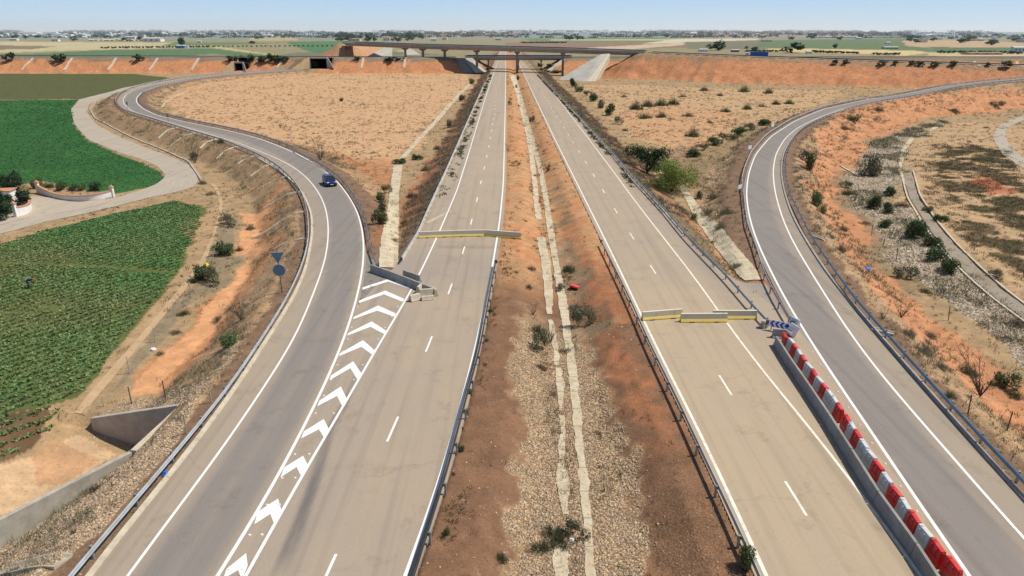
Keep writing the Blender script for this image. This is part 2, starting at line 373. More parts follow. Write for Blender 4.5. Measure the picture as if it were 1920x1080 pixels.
# far grade-separated embankments
slope5 = (GID == 5) & (GE > 1.2) & (GE < 26)
mixin(slope5, lin(208, 142, 94), (.0, .55, 0))
mixin((GID == 5) & (GE > -1) & (GE < 3.2 + 3 * n1), lin(150, 130, 104), (.2, .5, 0))
mixin((GID == 6) & (GE > 2) & (GE < 42), lin(200, 137, 92), (0, .55, 0))
mixin((GID == 6) & (GE > -1) & (GE < 5 + 8 * (n1 - .3)), lin(172, 136, 100), (.1, .8, 0))
# ramp verges and slopes
for idn in (1, 4):
    q = (GID == idn) & (GE > -2)
    mixin(q & (GE < 9) & (GE > 3 + 2 * n1), lin(186, 152, 112), (.55, .5, 0), .85)
    mixin(q & (GE < 3.8 + 2.2 * (n1 - .4)), lin(134, 106, 82), (.25, .3, 0), .9)
q = (GID == 2) & (GE < 9) & (GY > 70) & (GX < np.interp(GY, mainL_l[:, 1], mainL_l[:, 0])); mixin(q, lin(136, 110, 84), (.25, .9, 0)); 
q = (GID == 3) & (GE < 10) & (GX > np.interp(GY, mainR_r[:, 1], mainR_r[:, 0])); mixin(q, lin(134, 116, 86), (.3, .9, 0))
band(mainR_r[mainR_r[:, 1] > 60], 5.2, 7.5, lin(190, 128, 84), (.1, .3, 0), .5)
band(edgeLL[edgeLL[:, 1] > 80], -2.2, -5.5, lin(176, 116, 76), (.15, .6, 0), .6)
# left: fields
F_top = zone([(-500,138),(250,138.5),(318,146),(240,172),(205,178),(150,186),(0,187.5),(-500,188)], lin(98,100,62), (0,.1,.6), 1, .15)
F_green = zone([(-400,188),(0,188),(150,187),(136,203),(138,232),(165,264),(215,287),(262,303),(300,321),(309,334),(292,348),(215,364),(140,352),(75,338),(0,352),(-200,400)], GREEN, (0,.05,1), 1, .12)
mixin(inpoly(GX, GY, F_green) & (n2 > .56), lin(66,116,58), (0,.05,1), .6)
F_rows = zone([(-260,520),(0,457),(60,437),(200,402),(330,374),(374,386),(378,420),(350,470),(330,515),(300,552),(260,598),(215,655),(180,705),(150,738),(90,762),(0,782),(-300,840)], lin(104,110,62), (.0,.0,.45), 1, .5)
zone([(-300,840),(0,782),(90,764),(120,770),(60,830),(0,862),(-300,950)], lin(116,90,64), (0,.3,.3), 1, .5)
zone([(374,386),(400,372),(410,420),(380,480),(345,530),(300,590),(240,650),(190,715),(150,775),(60,835),(90,770),(150,740),(180,706),(260,600),(350,470)], lin(182,150,108), (.15,.6,0))
zone([(-300,930),(0,858),(60,834),(150,790),(172,800),(226,846),(0,975),(-200,1060)], SAND, (.05,.15,0))
zone([(60,830),(120,800),(200,850),(130,900),(60,905)], lin(192,146,104), (.05,.15,0), .8)
zone([(430,352),(500,345),(470,460),(440,520),(400,575),(350,625),(300,660),(250,700),(300,740),(360,690),(410,640),(450,590),(500,520),(525,450),(530,380),(500,350)], lin(202,144,94), (.2,.5,0), .95)
zone([(455,400),(505,395),(500,430),(480,480),(462,540),(420,600),(370,655),(310,715),(300,738),(247,738),(262,708),(310,660),(370,610),(415,560),(440,510),(452,450)], lin(220,160,108), (.0,.15,0), 1, .7)
zone([(405,430),(440,400),(420,540),(360,580),(300,640),(240,700),(210,730),(230,690),(300,600),(370,530)], lin(146,132,104), (.2,.5,0), .8)
zone([(170,790),(245,745),(330,735),(395,715),(420,650),(450,640),(430,690),(350,770),(340,760)], lin(190,164,132), (.8,.3,0), .9)
gpoly = zone([(-60,1090),(-40,1010),(0,985),(150,905),(247,858),(335,775),(372,745),(330,830),(250,920),(180,1000),(120,1050),(60,1100)], lin(204,178,142), (1,.3,0), 1, .6)
# right: slope, riprap ditch, rough land
zone([(1560,215),(1640,185),(1900,165),(1960,175),(1960,200),(1900,205),(1720,225),(1640,260),(1590,330),(1560,390),(1520,380),(1525,290)], lin(204,142,96), (.05,.5,0), .9)
zone([(1530,300),(1580,330),(1600,400),(1640,470),(1690,540),(1800,640),(1960,760),(1960,860),(1900,810),(1800,720),(1690,600),(1610,510),(1560,430),(1530,380)], lin(202,140,94), (.1,.4,0), .9)
zone([(1590,330),(1640,270),(1720,235),(1790,222),(1760,240),(1700,270),(1680,320),(1690,380),(1760,470),(1870,560),(1960,640),(1960,740),(1860,640),(1760,560),(1680,500),(1630,430)], lin(204,184,152), (1,.3,0), .9, .8)
zone([(1560,340),(1600,310),(1640,400),(1700,500),(1760,560),(1700,560),(1620,460)], lin(150,130,98), (.5,.6,0), .6)
zone([(1735,245),(1800,228),(1880,232),(1960,250),(1990,620),(1920,560),(1840,500),(1760,430),(1712,370),(1700,300)], lin(190,156,114), (.05,.5,0))
k_ = zone([(1750,290),(1800,270),(1880,285),(1960,380),(1960,540),(1880,500),(1800,440),(1800,390),(1760,350)], lin(110,90,58), (.1,.9,0), 0)
mixin(inpoly(PX, PY, k_) & (n1 > .42), lin(104, 88, 58), (.1, .9, 0), .85); mixin(inpoly(PX, PY, k_) & (n1 > .6), lin(78, 76, 44), (.1, .9, 0), .7)
zone([(1800,335),(1850,330),(1910,365),(1860,370)], lin(190,108,70), (.05,.3,0), .8)
# median
mr = mainL_r[(mainL_r[:, 1] < 900)]; ml = mainR_l[(mainR_l[:, 1] < 900)]
inmed = (GX > np.interp(GY, mr[:, 1], mr[:, 0]) + .3) & (GX < np.interp(GY, ml[:, 1], ml[:, 0]) - .3) & (GY < 900)
mixin(inmed, lin(192, 146, 100), (.1, .25, 0)); 
mixin(inmed & (fbm(GX * .5, GY * .25, 81) > .55), lin(196, 132, 84), (.1, .2, 0), .6)
xl = np.interp(GY, mr[:, 1], mr[:, 0]); xr = np.interp(GY, ml[:, 1], ml[:, 0]); tt = (PX - xl) / (xr - xl)
nearm = np.clip((76 - GY + 10 * wx) / 14, 0, 1)
mixin(inmed * nearm, lin(136, 101, 74), (.12, .15, 0))
nzz = (fbm(GX * 1.1, GY * .8, 201) - .5) * .22
st = np.clip((62 + 14 * wx - GY) / 10, 0, 1) * np.clip((tt - .235 - .1 * wy + nzz) / .05, 0, 1) * np.clip((.70 + .12 * wy + nzz - tt) / .06, 0, 1) * inmed
mixin(st, lin(196, 166, 126), (1, .2, 0)); 
mixin(inmed * np.clip((tt - .70 - .1 * wy + nzz) / .08, 0, 1) * np.clip((.92 - tt + nzz) / .1, 0, 1) * np.clip((95 - GY) / 30, 0, 1) * np.clip((GY - 33) / 9, 0, 1), lin(182, 120, 78), (.2, .2, 0), .85)
mixin(inmed * (tt > .5) * (tt < .8) * (GY > 55) * (GY < 130) * (n1 > .5), lin(152, 130, 100), (.3, .6, 0), .7)
mixin(inmed * (tt > .70) * np.clip((38 - GY) / 8, 0, 1), lin(146, 110, 80), (.5, .25, 0), .9)
# far farmland: strips traced on the plain
def strip(px, c, k=1.0): zone(px, lin(*c), (0, .05, 0), k, 0)
for px, c in [
 ([(-400,62),(2400,60),(2400,66),(-400,70)], (128,140,138)), ([(-400,70),(2400,66),(2400,72),(-400,76)], (136,142,124)),
 ([(-400,77),(0,78),(330,80),(420,84),(330,90),(200,93),(0,99),(-400,104)], (190,176,134)), ([(-400,85),(0,85),(110,87),(60,92),(0,93),(-400,94)], (138,118,98)),
 ([(-400,102),(60,101),(200,94),(400,91),(640,89),(700,92),(660,98),(400,101),(0,106),(-400,107)], (96,122,84)), ([(400,86),(640,82),(750,83),(700,92),(640,89),(400,90)], (186,176,120)),
 ([(540,78),(640,77),(720,79),(640,83),(540,82)], (90,124,84)), ([(470,70),(560,69),(560,76),(470,77)], (176,160,120)), ([(330,79),(560,80),(400,85),(300,86)], (108,128,88)),
 ([(640,93),(760,92),(760,97),(640,99)], (184,174,124)), ([(560,98),(760,97),(850,104),(500,106)], (118,122,94)),
 ([(780,62),(1000,62),(960,69),(780,70)], (160,138,112)), ([(980,72),(1250,70),(1250,80),(1000,80)], (112,130,90)), ([(1030,74),(1280,73),(1280,76),(1030,76)], (182,176,136)),
 ([(950,80),(1300,78),(1290,90),(1100,92),(950,86)], (146,118,96)), ([(1060,92),(1290,79),(1300,83),(1150,95)], (196,176,142)),
 ([(1270,73),(1420,72),(1420,75),(1280,80),(1200,82)], (204,190,160)), ([(1280,79),(1420,76),(1750,70),(1760,80),(1700,95),(1500,92),(1290,92)], (124,120,94)), ([(1420,76),(1700,74),(1760,98),(1620,92),(1420,88)], (106,122,84)),
 ([(1440,91),(1500,91),(1720,95),(1745,99),(1700,104),(1560,100),(1440,96)], (206,184,128)), ([(1740,98),(1960,100),(2300,104),(2300,108),(1740,104)], (196,176,132)), ([(1690,76),(1820,75),(1940,82),(1900,92),(1760,92),(1700,86)], (188,160,124)),
 ([(1740,88),(1960,90),(1960,99),(1760,99)], (98,118,82)), ([(1280,62),(1560,62),(1700,66),(1500,69),(1280,70)], (158,134,112))]: strip(px, c)
_f6 = (GID == 6) & (GX < 0)
mixin(_f6 & (GE < 30), lin(176, 150, 116), (.1, .6, 0)); mixin(_f6 & (GE > 2) & (GE < 30) & (GX > -230), lin(196, 146, 104), (0, .4, 0), .8); mixin((GID == 5) & (GE < 1.5), lin(150, 136, 112))
_y = C.mean(-1, keepdims=True); _gm = (C[..., 1] > C[..., 0])[..., None]; C[:] = _y + (C - _y) * np.where(_gm, .96, .93)
C *= (.86 + .28 * fbm(GX * .9, GY * .9, 90, 3))[..., None]
ni, nj = GX.shape
ii = (np.arange(ni - 1)[:, None] * nj + np.arange(nj - 1)[None, :]).ravel()
Fg = np.stack([ii, ii + 1, ii + nj + 1, ii + nj], -1)
m, nt, b = new_mat('ground', .95, .1)
cc = attr(nt, 'Col'); mk = attr(nt, 'Msk'); sep = nt.nodes.new('ShaderNodeSeparateColor'); nt.links.new(mk, sep.inputs[0])
big = noise(nt, .55, 8, .68); fine = noise(nt, 4.5, 6, .7)
v1 = mixc(nt, cc, mixc(nt, cc, (1.45, 1.42, 1.4), 1.0, 'MULTIPLY'), ramp(nt, big, .42, .72)); v1 = mixc(nt, v1, mixc(nt, v1, (.62, .6, .58), 1.0, 'MULTIPLY'), ramp(nt, fine, .52, .74))
vo = N(nt, 'ShaderNodeTexVoronoi', Scale=7.5); nt.links.new(geo_pos(nt), vo.inputs['Vector']); vo2 = N(nt, 'ShaderNodeTexVoronoi', Scale=11.0); nt.links.new(geo_pos(nt), vo2.inputs['Vector'])
sc_ = nt.nodes.new('ShaderNodeSeparateColor'); nt.links.new(vo.outputs['Color'], sc_.inputs[0])
stone = mixc(nt, v1, mixc(nt, v1, (1.3, 1.3, 1.3), 1.0, 'MULTIPLY'), sc_.outputs[0]); gap = ramp(nt, vo.outputs['Distance'], .35, .62); stone = mixc(nt, stone, mixc(nt, v1, (.5, .46, .42), 1.0, 'MULTIPLY'), gap)
v2 = mixc(nt, v1, stone, sep.outputs[0])
weed = noise(nt, 1.3, 5, .75); wmask = math_(nt, 'MULTIPLY', ramp(nt, weed, .56, .66), math_(nt, 'MULTIPLY', sep.outputs[1], .75)); v3 = mixc(nt, v2, (.115, .088, .05), wmask)
peb = math_(nt, 'LESS_THAN', vo2.outputs['Distance'], .16); sc2 = nt.nodes.new('ShaderNodeSeparateColor'); nt.links.new(vo2.outputs['Color'], sc2.inputs[0])
peb = math_(nt, 'MULTIPLY', peb, math_(nt, 'GREATER_THAN', sc2.outputs[1], .8)); v4 = mixc(nt, v3, (.6, .52, .42), math_(nt, 'MULTIPLY', peb, math_(nt, 'SUBTRACT', .55, sep.outputs[2])))
crop = noise(nt, 2.2, 5, .75); v5 = mixc(nt, v4, mixc(nt, v4, (.45, .5, .42), 1, 'MULTIPLY'), math_(nt, 'MULTIPLY', ramp(nt, crop, .46, .62), math_(nt, 'MULTIPLY', sep.outputs[2], .8)))
nt.links.new(v5, b.inputs['Base Color'])
hgt = math_(nt, 'ADD', math_(nt, 'MULTIPLY', fine, .8), math_(nt, 'MULTIPLY', math_(nt, 'SUBTRACT', 1.0, vo.outputs['Distance']), sep.outputs[0])); bump(nt, b, hgt, .55, .12)
M['ground'] = m
ground = link('ground', npmesh('ground', np.stack([GX, GY, GZ], -1).reshape(-1, 3), Fg, m, C.reshape(-1, 3), True, {'Msk': MK.reshape(-1, 3)}))
tag(ground, 'dry orange and tan ground with farm fields reaching the horizon', None, None, 'structure')
# ------------------------------------------------------------------ roads
def road_mat(name, dust, dark, wear=1.0, line_d=3.65):
    """asphalt; the 'Lat' attribute holds lateral position 0..1 across the lane plus how dusty the spot is"""
    m, nt, b = new_mat(name, .85, .25); a = attr(nt, 'Col'); s = nt.nodes.new('ShaderNodeSeparateColor'); nt.links.new(a, s.inputs[0])
    mp = N(nt, 'ShaderNodeMapping'); tc = geo_pos(nt); nt.links.new(tc, mp.inputs[0]); mp.inputs['Scale'].default_value = (1, .12, 1)
    streak = noise(nt, 1.1, 6, .65, mp.outputs[0]); blot = noise(nt, .16, 6, .62); fine = noise(nt, 14, 3, .7)
    f = math_(nt, 'ADD', s.outputs[0], math_(nt, 'MULTIPLY', math_(nt, 'SUBTRACT', streak, .5), .55 * wear)); f = math_(nt, 'ADD', f, math_(nt, 'MULTIPLY', math_(nt, 'SUBTRACT', blot, .5), .6 * wear))
    o = mixc(nt, dark, dust, ramp(nt, f, 0.0, 1.0)); o = mixc(nt, o, mixc(nt, o, (.8, .79, .78), 1, 'MULTIPLY'), ramp(nt, fine, .5, .7))
    spot = noise(nt, .9, 3, .5); o = mixc(nt, o, (.12, .105, .09), ramp(nt, spot, .74, .8, 0, .5))
    dn_ = nt.nodes.new('ShaderNodeVectorMath'); dn_.operation = 'MULTIPLY_ADD'; nz_ = noise(nt, .7, 5, .6, None, 'Color'); nt.links.new(nz_, dn_.inputs[0]); dn_.inputs[1].default_value = (2.2, 2.2, 0); nt.links.new(geo_pos(nt), dn_.inputs[2])
    cv_ = N(nt, 'ShaderNodeTexVoronoi', Scale=.11); cv_.feature = 'DISTANCE_TO_EDGE'; nt.links.new(dn_.outputs[0], cv_.inputs['Vector']); crk = math_(nt, 'MULTIPLY', ramp(nt, cv_.outputs[0], .002, .006, 1, 0), ramp(nt, noise(nt, .23, 3), .45, .6)); o = mixc(nt, o, mixc(nt, o, (.86, .85, .84), 1, 'MULTIPLY'), crk)
    wt2 = N(nt, 'ShaderNodeMapping'); nt.links.new(geo_pos(nt), wt2.inputs[0]); wt2.inputs['Scale'].default_value = (1.4, .02, 1); o = mixc(nt, o, mixc(nt, o, (.86, .86, .87), 1, 'MULTIPLY'), ramp(nt, noise(nt, 1.0, 3, .5, wt2.outputs[0]), .5, .68))
    pat = noise(nt, .33, 8, .78); o = mixc(nt, o, mixc(nt, o, (.80, .79, .78), 1, 'MULTIPLY'), ramp(nt, pat, .55, .68))
    sv = mixc(nt, o, (.12, .11, .105), math_(nt, 'MULTIPLY', s.outputs[1], ramp(nt, streak, .3, .62, .25, 1.0)))
    nt.links.new(sv, b.inputs['Base Color']); bump(nt, b, fine, .12, .01); return m
M['ramp_road'] = road_mat('ramp_asphalt', tuple(lin(180,163,141)), tuple(lin(149,140,131)), .9)
M['main_road'] = road_mat('dusty_asphalt', tuple(lin(195,174,144)), tuple(lin(170,156,142)), 1.15)
M['track'] = road_mat('chalky_track', tuple(lin(206,190,166)), tuple(lin(178,166,148)), .8)
def road_sheet(name, A, B, z, mat, ncross, dustf, label, step=1.0, skid=None):
    """A, B: left and right edges; dustf(lateral 0..1, metres from A, y) -> dust amount"""
    n = int(max(arclen(A)[-1], arclen(B)[-1]) / step) + 2; s = np.linspace(0, 1, n)
    a = at_len(A, s * arclen(A)[-1])
    # match every station on the left edge with the nearest point of the right edge, kept monotonic
    j = np.maximum.accumulate(np.array([near(B, p) for p in a])); bb = B[j]; k = 7; w = np.ones(k) / k
    pad = np.vstack([np.repeat(bb[:1], k // 2, 0), bb, np.repeat(bb[-1:], k // 2, 0)]); bb = np.stack([np.convolve(pad[:, i], w, 'valid') for i in range(3)], -1)
    t = np.linspace(0, 1, ncross)
    V = a[:, None] * (1 - t)[None, :, None] + bb[:, None] * t[None, :, None]; V[..., 2] += z
    wd = np.linalg.norm(bb - a, axis=1)[:, None] * t[None]
    cl = np.zeros(V.shape); cl[..., 0] = dustf(t[None] + 0 * wd, wd, V); 
    if skid is not None: cl[..., 1] = skid(V)
    ii = (np.arange(n - 1)[:, None] * ncross + np.arange(ncross - 1)[None]).ravel()
    Fq = np.stack([ii, ii + 1, ii + ncross + 1, ii + ncross], -1); V = V.reshape(-1, 3); cl = cl.reshape(-1, 3)
    # skirts so the sheet has an edge
    for c in (0, ncross - 1):
        base = len(V); e_ = V[np.arange(n) * ncross + c].copy(); e_[:, 2] -= .35; V = np.vstack([V, e_]); cl = np.vstack([cl, cl[np.arange(n) * ncross + c]])
        i0 = np.arange(n - 1); q = np.stack([i0 * ncross + c, (i0 + 1) * ncross + c, base + i0 + 1, base + i0], -1); Fq = np.vstack([Fq, q if c else q[:, ::-1]])
    o = link(name, npmesh(name, V, Fq, mat, cl)); return tag(o, label, None, None, 'structure')
def gauss(x, c, w): return np.exp(-((x - c) / w) ** 2)
kerbLf = np.vstack([kerbL, offset(rampL_l, -1.9)[near(offset(rampL_l, -1.9), kerbL[-1]) + 2:]]); kerbLf = smooth(kerbLf, 1.0, 3)
def dust_ramp_l(t, w, V):
    d = np.stack([np.full(V.shape[1], 0)] * V.shape[0]); L = V[:, :1, :]
    dl = w - np.linalg.norm(V[:, -1] - V[:, 0], axis=1)[:, None] + 4.1 + .4     # metres right of the left white line
    return np.clip(.95 - 1.0 * gauss(dl, 1.0, .75) - 1.0 * gauss(dl, 2.95, .75) - .35 * gauss(dl, 2, 1.2) - .25 * (V[..., 1] > 70), 0, 1)
rampL_sheet = road_sheet('ramp_road', kerbLf, offset(rampL_r, .35), -.004, M['ramp_road'], 26, dust_ramp_l, 'curving grey slip road on the left that the car drives along')
leftA = np.vstack([offset(rampL_r, .1)[offset(rampL_r, .1)[:, 1] < 60.5], edgeLL[edgeLL[:, 1] > 74]]); leftA = smooth(leftA, 1.0, 2)
def skidL(V):
    P = up([(548,1020),(585,915),(620,800),(645,760),(690,660),(745,500)], 0); x = np.interp(V[..., 1], P[:, 1], P[:, 0]); w = np.interp(V[..., 1], [26, 31, 40, 60], [.5, .45, .35, .3])
    o = np.clip((gauss(V[..., 0], x, w) - .3) * 2.2, 0, 1) * np.clip((V[..., 1] - 25.5) / 2, 0, 1) * np.clip((52 - V[..., 1]) / 12, 0, 1) * .8
    for px, py, L_ in ((905, 464, 5.5), (880, 461, 2)):
        q = up([(px, py)], 0)[0]; o = o + .4 * gauss(V[..., 1], q[1], .35) * (abs(V[..., 0] - q[0]) < L_)
    return o
def dust_main(t, w, V): return np.clip(.42 + .4 * np.clip((V[..., 1] - 60) / 200, -.3, .3) + .15 * (t > .45) - .28 * np.clip((V[..., 1] - 62) / 6, 0, 1) * np.clip((80 - V[..., 1]) / 6, 0, 1), 0, 1)
mainL_sheet = road_sheet('motorway_carriageway', leftA, offset(mainL_r, .5), 0, M['main_road'], 60, dust_main, 'closed dusty carriageway left of the median', skid=skidL)
rightB = smooth(np.vstack([offset(rampR_l, -.1)[offset(rampR_l, -.1)[:, 1] < 57], up([(1408,512)], 0) * 0 + edgeRR[np.searchsorted(edgeRR[:, 1], 72)], edgeRR[edgeRR[:, 1] > 73]]), 1.0, 1.5)
def skidR(V): q = up([(1196, 417)], 0)[0]; return .5 * gauss(V[..., 1], q[1], .4) * (abs(V[..., 0] - q[0] - .3) < 2.6)
def dust_mr(t, w, V): return np.clip(.95 - .3 * np.clip((V[..., 1] - 62) / 8, 0, 1) + .0 * t - .35 * np.clip((V[..., 0] - 19.3) / 2, 0, 1), 0, 1)
mainR_sheet = road_sheet('motorway_carriageway', offset(mainR_l, -.55), rightB, 0, M['main_road'], 30, dust_mr, 'closed dusty carriageway right of the median', skid=skidR)
kerbR = smooth(up([(2050,1085),(1920,940),(1851,863),(1784,786),(1716,709),(1649,632),(1586,560),(1540,500),(1503,440),(1482,400),(1470,362)], 0), 1, 3, 10)
_k = offset(rampR_r, 1.3); kerbRf = smooth(np.vstack([kerbR, _k[near(_k, kerbR[-1]) + 3:]]), 1.0, 4)
def dust_ramp_r(t, w, V): return np.clip(.85 - 1.0 * gauss(w, 1.1, .8) - 1.0 * gauss(w, 3.0, .8) - .3 * gauss(w, 2, 1.2) - .2 * (V[..., 1] > 60), 0, 1)
rampR_sheet = road_sheet('ramp_road', offset(rampR_l, -.5), kerbRf, -.004, M['ramp_road'], 26, dust_ramp_r, 'curving grey slip road on the right behind the red and white barrier')
def dflat(k): return lambda t, w, V: np.full(t.shape, k)
# gore surface between the right carriageway guardrail and the right ramp
gp = up([(1330,487),(1372,520),(1397,530),(1436,531),(1452,556),(1480,603),(1444,606)], 0); mb = MB(); mb.add([(p[0], p[1], -.012) for p in gp], [tuple(range(len(gp)))]); o = mb.build('gore_pavement', M['main_road']); tag(o, 'small wedge of grey paving between the right carriageway and the right slip road', None, None, 'structure')
gp = up([(684,470),(697,484),(712,502),(735,505),(752,489),(790,500),(760,560),(670,560)], 0); mb = MB(); mb.add([(p[0], p[1], -.012) for p in gp], [tuple(range(len(gp)))]); o = mb.build('gore_pavement', M['ramp_road']); tag(o, 'small wedge of paving behind the grey concrete barrier on the left', None, None, 'structure')
# farm tracks
def drape(A, B, lift, nc=9):
    n = max(len(A), len(B)); s = np.linspace(0, 1, n); a = at_len(A, s * arclen(A)[-1]); bq = at_len(B, s * arclen(B)[-1]); t = np.linspace(0, 1, nc)
    V = a[:, None] * (1 - t)[None, :, None] + bq[:, None] * t[None, :, None]; V[..., 2] = gz(V[..., 0], V[..., 1]) + lift
    ii = (np.arange(n - 1)[:, None] * nc + np.arange(nc - 1)[None]).ravel(); return V.reshape(-1, 3), np.stack([ii, ii + 1, ii + nc + 1, ii + nc], -1)
def track(name, pa, pb, lift, mat, label, dust=.6, step=1.5, kind='structure', sig=3, nc=9):
    A = smooth(hit(pa), step, sig); B = smooth(hit(pb), step, sig); V, Fq = drape(A, B, lift, nc)
    o = link(name, npmesh(name, V, Fq, mat, np.full((len(V), 3), dust) * (1, 0, 0))); return tag(o, label, None, None, kind)
trk = track('farm_track', [(-120,468),(0,439),(60,423),(150,403),(250,378),(330,361),(366,352),(372,340),(368,325),(350,306),(310,290),(260,272),(215,252),(180,233),(163,211),(166,197),(190,183),(240,170),(320,153)],
      [(-120,420),(0,408),(60,396),(150,384),(214,373),(285,350),(306,338),(310,328),(296,312),(262,298),(215,283),(165,262),(139,232),(133,205),(148,187),(200,174),(240,163),(250,161),(315,149)], .05, M['track'], 'pale unpaved farm track winding past the green field on the left', .55)
drv = track('driveway', [(-60,436),(20,418),(60,405),(110,400),(150,396),(216,377)], [(-30,380),(45,368),(74,366),(117,378),(170,381),(214,372)], .07, M['track'], 'pale driveway between the two white entrance walls', .7)
dirt = simple('trodden_dirt', tuple(lin(202, 170, 130)), .95, var=.15, scale=.8)
track('footpath', [(395,345),(408,365),(412,392),(398,440),(376,490),(338,540),(296,590),(246,650),(196,706),(160,742),(140,775)], [(403,345),(415,365),(418,392),(403,440),(386,492),(347,545),(306,594),(257,655),(210,712),(176,748),(160,780)], .04, dirt, 'narrow trodden footpath along the edge of the crop field', .5)
track('loop_road', [(1990,338),(1920,318),(1880,290),(1862,262),(1868,240),(1900,222),(1960,208),(2050,200)], [(1990,300),(1920,298),(1895,275),(1884,255),(1890,238),(1920,226),(1970,215),(2050,208)], .06, M['track'], 'short bend of pale road at the right edge of the picture', .5)
def flat_road(name, P, w, lift, label):
    A = offset(P, -w); B = offset(P, w); A[:, 2] += lift; B[:, 2] += lift
    return road_sheet(name, A, B, 0, M['ramp_road'], 5, dflat(.7), label, 8)
flat_road('crossing_road', lower, 5.2, .05, 'road crossing over the motorway on the far embankment')
flat_road('flyover_road', fly[(fly[:, 0] < -140)], 4.8, .05, 'approach road to the flyover on its left embankment'); flat_road('flyover_road', fly[(fly[:, 0] > 80)], 4.8, .05, 'approach road to the flyover on the right orange embankment')
# ------------------------------------------------------------------ painted markings (parts of their road)
m, nt, b = new_mat('road_paint', .7, .3); w_ = noise(nt, 2.0, 6, .7); g_ = noise(nt, 30, 3, .7); f_ = math_(nt, 'MULTIPLY', ramp(nt, w_, .5, .8, 0, .35), ramp(nt, g_, .4, .6)); nt.links.new(mixc(nt, (.78, .755, .71), (.46, .42, .36), f_), b.inputs['Base Color']); M['paint'] = m
m2, nt, b = new_mat('dusty_road_paint', .7, .3); w_ = noise(nt, 2.0, 6, .7); nt.links.new(mixc(nt, (.80, .74, .62), (.50, .43, .32), ramp(nt, w_, .45, .75)), b.inputs['Base Color']); M['paint2'] = m2
def ribbon(name, P, w, z, mat, parent):
    A = offset(P, -w / 2); B = offset(P, w / 2); n = len(P); V = np.vstack([A, B]); V[:, 2] += z; i = np.arange(n - 1)
    return link(name, npmesh(name, V, np.stack([i, n + i, n + i + 1, i + 1], -1), mat), parent)
ribbon('edge_line', rampL_l, .16, .006, M['paint'], rampL_sheet); ribbon('edge_line', rampL_r, .20, .006, M['paint'], rampL_sheet)
ribbon('edge_line', mainL_r, .20, .006, M['paint'], mainL_sheet); ribbon('edge_line', mainL_l, .18, .006, M['paint'], mainL_sheet)
ribbon('edge_line', mainR_l, .20, .006, M['paint2'], mainR_sheet); ribbon('edge_line', mainR_r, .18, .006, M['paint2'], mainR_sheet)
ribbon('edge_line', rampR_l, .20, .006, M['paint'], rampR_sheet); ribbon('edge_line', rampR_r, .18, .006, M['paint'], rampR_sheet)
def dashes(line, first, n, mat, parent, period=13.0, L=3.0, w=.15):
    s = arclen(line)
    for k in range(n):
        a = first + period * k; P = at_len(line, np.linspace(a, a + L, 4)); ribbon('lane_dash', P, w, .006, mat, parent)
dL = W([(575,1160),(620,1060),(735,810),(803,651),(843,545),(870,470),(884,415),(895,374),(903,335),(908,316),(914,287),(919,262),(924,230),(930,187),(936,150)], sig=6, ext1=300)
s0 = arclen(dL)[near(dL, up([(724, 836)], 0)[0])]; dashes(dL, s0 - 13, 36, M['paint'], mainL_sheet)
dR = W([(1595,1100),(1497,942),(1362,725),(1224.4,505),(1185,443),(1154.4,395),(1132,359),(1113.7,329),(1099,305),(1086.7,285.6),(1076,269),(1059,241.5),(1012.6,168)], sig=6, ext0=6, ext1=300)
s0 = arclen(dR)[near(dR, up([(1520, 977)], 0)[0])]; dashes(dR, s0, 34, M['paint2'], mainR_sheet)
def chevron(px):
    P = up(px, 0); P[:, 2] = .010
    return link('chevron', npmesh('chevron', P, [(0, 1, 3), (1, 2, 3), (0, 3, 5), (3, 4, 5)], M['paint']), mainL_sheet)     # apex, left tip, left lower, notch, right lower, right upper
chevron([(727.5,523.5),(680,539),(679.5,543.5),(728,528),(767.5,541),(769.5,538)]); chevron([(722.5,545),(674,563),(673,568.5),(720,552),(754.5,565.8),(758.5,560.8)])
for q in [[(642,27),(546,72),(545,80),(638,47),(705,71),(711,58)], [(617,89),(525,134),(522,144),(612,110),(667,139),(673,125)], [(583,162),(493,213),(489,224),(577,188),(618,218),(629,202)], [(545,244),(459,299),(452,318),(534,271),(563,319),(577,292)],
          [(497,342),(414,397),(405,419),(482,379),(503,422),(519,389)], [(430,469),(353,517),(342,545),(411,509),(432,545),(453,514)], [(350,612),(276,657),(261,697),(324,656),(343,694),(372,656)], [(252,779),(172,831),(160,879),(222,839),(238,881),(266,827)], [(128,991),(52,1052),(38,1092),(96,1058),(112,1096),(134,1040)]]:
    chevron([(400 + x / 2.077, 560 + y / 2.077) for x, y in q])
# ------------------------------------------------------------------ kerbs and studs
kp = [(-.14, -.3), (-.14, .13), (-.10, .15), (.12, .14), (.15, .02), (.15, -.3)]
def kerb(path, label, mat=None, gaps=()):
    o = MB().sweep(kp, path).build('kerb', mat or M['concrete_pale']); return tag(o, label, None, None, 'structure')
kerb(offset(kerbL, -.12), 'pale concrete kerb along the outer edge of the left slip road'); kerb(offset(kerbRf[:near(kerbRf, kerbR[-1]) + 90], .1), 'grey concrete kerb along the outer edge of the right slip road', M['concrete_grey'])
kerb(offset(edgeLL[edgeLL[:, 1] < 330], -.05), 'pale kerb along the left edge of the left carriageway'); kerb(offset(edgeRR[(edgeRR[:, 1] > 84) & (edgeRR[:, 1] < 330)], .05), 'pale kerb along the right edge of the right carriageway')
studm = simple('stud_white', (.75, .72, .66), .5, var=.1); st_me = MB().box((0, 0, .02), (.13, .13, .05), 0, .7).mesh('road_stud', studm)
def studs(line, d, y0, y1, step, parent):
    P = offset(line, d); P = P[(P[:, 1] > y0) & (P[:, 1] < y1)]; L = arclen(P)[-1]; 
    for s in np.arange(0, L, step): p = at_len(P, np.array([s]))[0]; link('road_stud', st_me, parent, (p[0], p[1], p[2] + .004))
